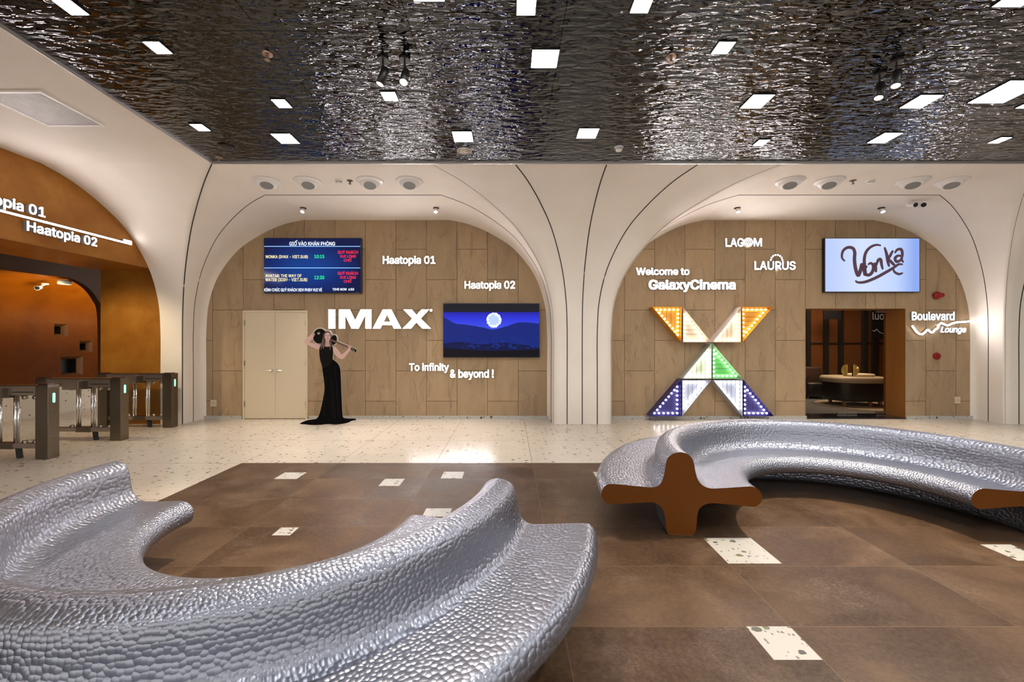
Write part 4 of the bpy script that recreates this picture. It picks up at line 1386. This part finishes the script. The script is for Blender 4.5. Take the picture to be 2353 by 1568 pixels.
# ================================================================== TURNSTILES
def make_turnstile(label, YF):
    """local x runs from the lit end (0) back to -1.32; local y 0..0.135 deep"""
    r = thing('turnstile', label, 'turnstile', (-5.99, YF, 0), 'steel turnstiles at the hall entrance')
    for k, (a, b) in enumerate(((-.168, 0), (-1.32, -1.16))):
        bm = bbox(a, b, 0, .137, 0, .955, .006, 2)
        post = mesh_obj('end_post', bm, M['steel_dark'], r)
        c_ = (a + b) / 2
        bm = bmesh.new()
        n = 12; pts = []
        lx = b + .001
        if k == 0:
            for i in range(n + 1): pts.append((.0685 + .014 * math.cos(math.pi * i / n), .845 + .014 * math.sin(math.pi * i / n)))
            for i in range(n + 1): pts.append((.0685 - .014 * math.cos(math.pi * i / n), .745 - .014 * math.sin(math.pi * i / n)))
            f0 = [bm.verts.new((b + .0005, y, z)) for y, z in pts]; f1 = [bm.verts.new((b + .004, y, z)) for y, z in pts]
            bm.faces.new(f1)
            for i in range(len(pts)): bm.faces.new((f0[i], f0[(i + 1) % len(pts)], f1[(i + 1) % len(pts)], f1[i]))
            bmesh.ops.recalc_face_normals(bm, faces=bm.faces[:])
            mesh_obj('status_light', bm, M['green'], post)
        else: bm.free()
        bm = bbox(c_ - .07, c_ + .05, .02, .115, .967, .978, .004); cr = mesh_obj('card_reader', bm, M['blackgloss'], post)
    mesh_obj('top_beam', bbox(-1.165, -.163, .012, .125, .83, .955, .006), M['steel'], r)
    mesh_obj('lid', bbox(-1.33, .0, -.004, .141, .955, .967, .003), M['steel_dark'], r)
    bm = bmesh.new(); box(bm, -.48, -.2, .008, .0125, .868, .88); box(bm, -1.1, -.9, .008, .0125, .868, .88); mesh_obj('slot', bm, M['black'], r)
    mesh_obj('drive_housing', bbox(-.87, -.62, -.035, .17, .79, .93, .006), M['steel'], r)
    mesh_obj('drive_housing', bbox(-.618, -.50, -.01, .15, .80, .925, .006), M['steel_dark'], r)
    for a, b in ((-.755, -.68), (-.53, -.44)):
        bm = bmesh.new(); tube(bm, [((a + b) / 2 - .018, .07, .15), ((a + b) / 2 - .018, .07, .85)], .02, 14)
        tube(bm, [((a + b) / 2 + .022, .07, .15), ((a + b) / 2 + .022, .07, .85)], .014, 12)
        mesh_obj('pole', bm, M['chrome'], r, True)
    for a, b in ((-1.14, -.78), (-.42, -.2)):
        gp = mesh_obj('glass_panel', bbox(a, b, .062, .072, .22, .80, .002), M['glass'], r)
        for q in (a + .04, b - .04):
            for z in (.80, .21):
                bm = bmesh.new(); lathe(bm, [(.026, .05), (.026, .085)], 16, (q, 0, z), 'Y'); mesh_obj('clamp', bm, M['steel'], gp, True)
    mesh_obj('bottom_rail', bbox(-1.165, -.163, .03, .11, .135, .20, .006), M['steel'], r)
    bm = bmesh.new(); box(bm, -.72, -.5, .022, .118, .128, .206); mesh_obj('rail_joint', bm, M['steel_dark'], r)
    bm = bmesh.new(); v = [(-.47, 0), (-.42, 0), (-.43, .06), (-.44, .14), (-.49, .14), (-.48, .06)]
    prism(bm, v, .05, .09); mesh_obj('support_leg', bm, M['rubber'], r)
    return r


t0 = make_turnstile('steel turnstile nearest the viewer, cut off by the left border', 5.37)
for YF, lb in ((6.375, 'steel turnstile in the middle of the three'), (7.36, 'steel turnstile farthest back, beside the pale column')):
    c = copy_tree(t0); c.location = (-5.99, YF - (0 if YF < 7 else .02), 0); c['label'] = lb

# ================================================================== CUT-OUT WOMAN
q_ = .001521
bx_, _ = px(660 + 540 / 5.225, 900, 7.575)
r = thing('cardboard_standee', 'life-size cut-out of a woman in a long black gown with a guitar behind her head', 'cut-out', (bx_, 7.575, .0))
def sp_(pts): return [((a - 540) * q_, (1455 - b) * q_) for a, b in pts]
def layer(name, pts, m, d, it=2, t=.0012, parent=None, th=None):
    bm = bmesh.new(); p = sp_(pts)
    p = smooth_poly(p, it) if it else p
    prism(bm, p, -d - t, (-d if th is None else th)); 
    return mesh_obj(name, bm, m, parent or r)
def ell(cx, cy, rx, ry, n=28, rot=0):
    c_, s_ = math.cos(rot), math.sin(rot)
    return [(cx + rx * math.cos(2 * math.pi * k / n) * c_ - ry * math.sin(2 * math.pi * k / n) * s_, cy + rx * math.cos(2 * math.pi * k / n) * s_ + ry * math.sin(2 * math.pi * k / n) * c_) for k in range(n)]
skin = mat('printed_skin', (.66, .42, .38), .6); skin2 = mat('printed_skin_tone', (.54, .33, .30), .6); gown = mat('printed_black_gown', (.003, .003, .0035), .9, spec=.08); bodice = mat('printed_bodice', (.009, .007, .007), .9, spec=.1)
hair = mat('printed_brown_hair', (.075, .038, .026), .5); hairl = mat('printed_light_hair', (.2, .115, .075), .5); gbody = mat('printed_guitar_black', (.006, .005, .005), .7, spec=.1); rimm = mat('printed_cream_rim', (.55, .47, .35), .5)
neckm = mat('printed_fretboard', (.16, .07, .045), .45); lip = mat('printed_red_lips', (.35, .02, .025), .45); eye = mat('printed_eye', (.03, .02, .02), .4); card = mat('white_card_edge', (.5, .46, .42), .6); fold = mat('printed_gown_fold', (.008, .008, .009), .9, spec=.08)
GOWN = [(385, 530), (392, 512), (415, 508), (450, 503), (485, 508), (520, 503), (545, 512), (553, 530), (553, 600), (543, 662), (570, 676), (605, 705), (630, 745), (641, 790), (646, 900), (652, 1050), (658, 1200), (665, 1330), (672, 1368), (740, 1376), (800, 1372), (832, 1380), (826, 1396), (775, 1400), (735, 1425), (660, 1441), (560, 1446), (480, 1440), (400, 1452), (270, 1452), (235, 1446), (140, 1441), (165, 1425), (230, 1396), (300, 1386), (352, 1381), (385, 1335), (410, 1240), (428, 1150), (445, 1060), (450, 985), (440, 900), (430, 830), (422, 770), (416, 725), (398, 680), (386, 610)]
LARM = [(385, 482), (360, 478), (320, 470), (262, 462), (300, 420), (322, 385), (325, 352), (308, 345), (285, 362), (250, 392), (215, 425), (198, 445), (205, 460), (240, 485), (290, 510), (350, 535), (378, 548), (392, 520)]
RARM = [(552, 505), (575, 512), (600, 545), (632, 585), (656, 606), (690, 580), (725, 545), (738, 520), (730, 498), (742, 490), (762, 505), (770, 530), (758, 552), (720, 600), (680, 650), (656, 662), (625, 650), (590, 620), (562, 590), (550, 560)]
G1 = ell(390, 382, 88, 98, 30, .25); G2 = ell(558, 428, 44, 66, 26, .2)
def grow(pts, f=7):
    cx = sum(p[0] for p in pts) / len(pts); cy = sum(p[1] for p in pts) / len(pts)
    return [(a + f * (a - cx) / (math.hypot(a - cx, b - cy) + 1e-6), b + f * (b - cy) / (math.hypot(a - cx, b - cy) + 1e-6)) for a, b in pts]
# the card itself: one board following the whole outline
bm = bmesh.new()
for pts, it in ((GOWN, 2), (LARM, 2), (RARM, 2), (grow(G1), 0), (grow(G2), 0), (ell(487, 400, 62, 95), 0), (ell(440, 480, 60, 100), 0), (ell(500, 480, 55, 90), 0), ([(540, 415), (548, 440), (765, 545), (820, 578), (836, 545), (775, 508)], 0)):
    p = sp_(pts); p = smooth_poly(p, it) if it else p
    prism(bm, p, -.001, .009)
mesh_obj('board', bm, card, r)
bm = bmesh.new(); box(bm, -.08, .12, .009, .014, .02, 1.0); box(bm, .01, .03, .012, .16, .0, .5); box(bm, -.01, .05, .012, .16, 0.0, .006); mesh_obj('strut', bm, card, r)
g = layer('guitar', G1, rimm, .001, 0); layer('guitar_body', ell(390, 382, 81, 91, 30, .25), gbody, .0022, 0, parent=g); layer('guitar_rim', G2, rimm, .001, 0, parent=g); layer('guitar_shoulder', ell(558, 428, 38, 60, 26, .2), gbody, .0022, 0, parent=g)
layer('fretboard', [(500, 405), (495, 424), (740, 530), (765, 540), (772, 516), (745, 505)], neckm, .0036, 0, parent=g)
layer('headstock', [(762, 512), (756, 536), (812, 574), (828, 576), (834, 548), (790, 522)], gbody, .0036, 0, parent=g)
pk = [(372 + 20 * math.cos(2.4 * k) * (1 if k % 2 else .6), 350 + 16 * math.sin(2.4 * k)) for k in range(6)]
layer('guitar_emblem', [(362, 335), (375, 340), (392, 330), (385, 345), (402, 355), (385, 355), (380, 368), (373, 355), (358, 360), (366, 348)], rimm, .0036, 0, parent=g)
for k in range(5):
    u = 800 + k * 6; layer('tuning_peg', ell(u - 14, 533 + k * 8, 4, 4, 8), rimm, .005, 0, parent=g)
layer('left_arm', LARM, skin, .0034); la = layer('right_arm', RARM, skin, .005)
layer('hand', [(730, 500), (742, 488), (760, 496), (772, 512), (770, 540), (752, 548), (738, 530)], skin2, .0064, 2)
layer('hand', [(300, 352), (312, 340), (330, 345), (332, 372), (318, 382), (304, 372)], skin2, .0048, 2)
hb = layer('hair', [(440, 345), (462, 328), (490, 322), (515, 335), (528, 365), (530, 400), (524, 435), (540, 470), (545, 510), (528, 555), (508, 572), (500, 540), (470, 560), (445, 545), (425, 565), (400, 578), (385, 550), (392, 515), (412, 470), (418, 430), (428, 390), (432, 365)], hair, .0046)
layer('neck', [(462, 420), (508, 420), (506, 470), (520, 505), (500, 515), (470, 512), (452, 503), (462, 470)], skin2, .006, 1)
gw = layer('gown', GOWN, gown, .0030)
layer('bodice', [(388, 525), (415, 508), (452, 503), (485, 512), (520, 503), (548, 515), (552, 600), (543, 660), (520, 720), (470, 760), (425, 770), (415, 722), (398, 680), (387, 610)], bodice, .0060, 1, parent=gw)
for a, b in (((520, 760), (545, 1360)), ((575, 740), (620, 1360)), ((470, 790), (440, 1350)), ((545, 900), (575, 1380))):
    layer('gown_fold', [(a[0] - 3, a[1]), (a[0] + 3, a[1]), (b[0] + 10, b[1]), (b[0] - 6, b[1])], fold, .0052, 0, parent=gw)
fc = layer('face', [(455, 352), (480, 338), (508, 342), (522, 365), (524, 395), (516, 420), (500, 437), (486, 440), (470, 432), (456, 412), (449, 385)], skin, .0072)
layer('eye', [(462, 376), (470, 372), (480, 377), (470, 380)], eye, .0086, 1, parent=fc); layer('eye', [(497, 376), (507, 371), (516, 375), (507, 380)], eye, .0086, 1, parent=fc)
layer('eyebrow', [(459, 366), (472, 361), (482, 365), (472, 364)], hair, .0086, 0, parent=fc); layer('eyebrow', [(496, 364), (507, 359), (518, 364), (507, 362)], hair, .0086, 0, parent=fc)
layer('nose', [(487, 376), (491, 376), (496, 397), (489, 401), (483, 397)], skin2, .0086, 1, parent=fc)
layer('lips', [(478, 410), (486, 406), (490, 408), (495, 406), (501, 410), (490, 417)], lip, .0086, 1, parent=fc)
for pts in ([(432, 400), (440, 440), (425, 490), (408, 540), (400, 560), (412, 500), (425, 450)], [(520, 440), (530, 480), (520, 540), (512, 560), (516, 500)], [(440, 470), (448, 500), (436, 545), (428, 520)]):
    layer('hair_lock', pts, hairl, .0072, 1, parent=hb)

# ================================================================== LOUNGE FURNITURE
def rounded_shell(bm, hw, hd, z0, z1, bulge, n=40, e=3.0, steps=10):
    rings = []
    for k in range(steps + 1):
        t = k / steps
        s = 1 + bulge * math.sin(math.pi * t)
        ring_ = []
        for i in range(n):
            a = 2 * math.pi * i / n
            c_, s_ = math.cos(a), math.sin(a)
            ring_.append(bm.verts.new((hw * s * math.copysign(abs(c_) ** (2 / e), c_), hd * s * math.copysign(abs(s_) ** (2 / e), s_), z0 + (z1 - z0) * t)))
        rings.append(ring_)
    for a, b in zip(rings, rings[1:]):
        for i in range(n): bm.faces.new((a[i], a[(i + 1) % n], b[(i + 1) % n], b[i]))
    bm.faces.new(list(reversed(rings[0]))); bm.faces.new(rings[-1])
    bmesh.ops.recalc_face_normals(bm, faces=bm.faces[:])


xs_, _ = px(1962, 900, 9.95)
r = thing('lounge_sofa', 'black rounded sofa with cream top seen through the glass doors', 'sofa', (xs_, 10.0, .0130))
bm = bmesh.new(); rounded_shell(bm, .58, .42, .12, .56, .02); mesh_obj('body', bm, M['blacklea'], r, True)
bm = bmesh.new(); rounded_shell(bm, .60, .44, .545, .68, .06, steps=6); mesh_obj('backrest', bm, M['creamlea'], r, True)
bm = bmesh.new(); rounded_shell(bm, .30, .2, .68, .74, .05, steps=5); bmesh.ops.translate(bm, vec=(.16, 0, 0), verts=bm.verts[:]); mesh_obj('cushion', bm, mat('pale_cream', (.75, .68, .52), .6), r, True)
for a, b in ((-.42, -.28), (.12, -.36), (.5, -.2), (-.3, .3), (.3, .3)):
    bm = bmesh.new(); box(bm, a - .035, a + .035, b - .02, b + .02, 0, .15); mesh_obj('leg', bm, bronze, r)
xs_, _ = px(1868, 900, 11.3)
r = thing('lounge_armchair', 'dark tufted armchair at the left inside the lounge', 'armchair', (xs_, 11.35, .004))
bm = bmesh.new(); rounded_shell(bm, .42, .4, .06, .42, .04); mesh_obj('seat', bm, M['blacklea'], r, True)
bm = bmesh.new(); rounded_shell(bm, .46, .16, .3, .82, .08); bmesh.ops.translate(bm, vec=(-.05, .25, 0), verts=bm.verts[:]); mesh_obj('backrest', bm, mat('brown_leather', (.06, .032, .022), .5), r, True)
for s in (-1, 1):
    bm = bmesh.new(); rounded_shell(bm, .1, .36, .1, .6, .05); bmesh.ops.translate(bm, vec=(s * .42, 0, 0), verts=bm.verts[:]); mesh_obj('armrest', bm, M['blacklea'], r, True)
for a in (-.3, .3):
    for b in (-.28, .28):
        bm = bmesh.new(); lathe(bm, [(.02, 0), (.025, .08)], 12, (a, b, 0)); mesh_obj('leg', bm, bronze, r)
# round pale rug, hanging panels
xs_, _ = px(1990, 940, 9.7)
bm = bmesh.new(); lathe(bm, [(.86, 0), (.86, .008)], 64); o = mesh_obj('lounge_rug', bm, mat('pale_rug', (.42, .36, .28), .95)); o.location = (xs_, 9.9, .0045); tag(o, 'round pale rug under the black lounge sofa', 'rug')
for a, b, t_, bo, Zp, lb in ((1893, 1933, 712, 734, 11.3, 'plain black hanging panel high inside the lounge'), (2003, 2033, 712, 780, 11.3, 'black hanging panel with white wavy line inside the lounge')):
    x0, z1 = px(a, t_, Zp); x1, z0 = px(b, bo, Zp)
    r = thing('hanging_panel', lb, 'panel', ((x0 + x1) / 2, Zp, z0)); hw = (x1 - x0) / 2
    mesh_obj('board', bbox(-hw, hw, 0, .04, 0, z1 - z0, .004), M['blackgloss'], r)
    bm = bmesh.new()
    for s in (-.8, .8): tube(bm, [(s * hw, .02, z1 - z0), (s * hw, .02, 2.998 - z0)], .006, 6)
    mesh_obj('hanger', bm, M['black'], r)
    if bo > 760:
        gm_ = glow('dim_white_print', (.6, .62, .7), .14, (.3, .3, .32))
        bm = text_bm('luo', 0, 0, 0, 2); x0, z1 = px(2005, 718, Zp); x1, zz = px(2031, 735, Zp)
        fit(bm, x0 - r.location.x, x1 - r.location.x, zz - z0, z1 - z0, -.002); mesh_obj('print', bm, gm_, r)
        pts = [px(a_, b_, Zp) for a_, b_ in ((2005, 759), (2009, 762), (2014, 757), (2019, 762), (2025, 766), (2032, 767))]
        bm = bmesh.new(); tube(bm, [(a_ - r.location.x, -.004, b_ - z0) for a_, b_ in arc_interp(pts, 4)], .006, 6); mesh_obj('wavy_line', bm, gm_, r)
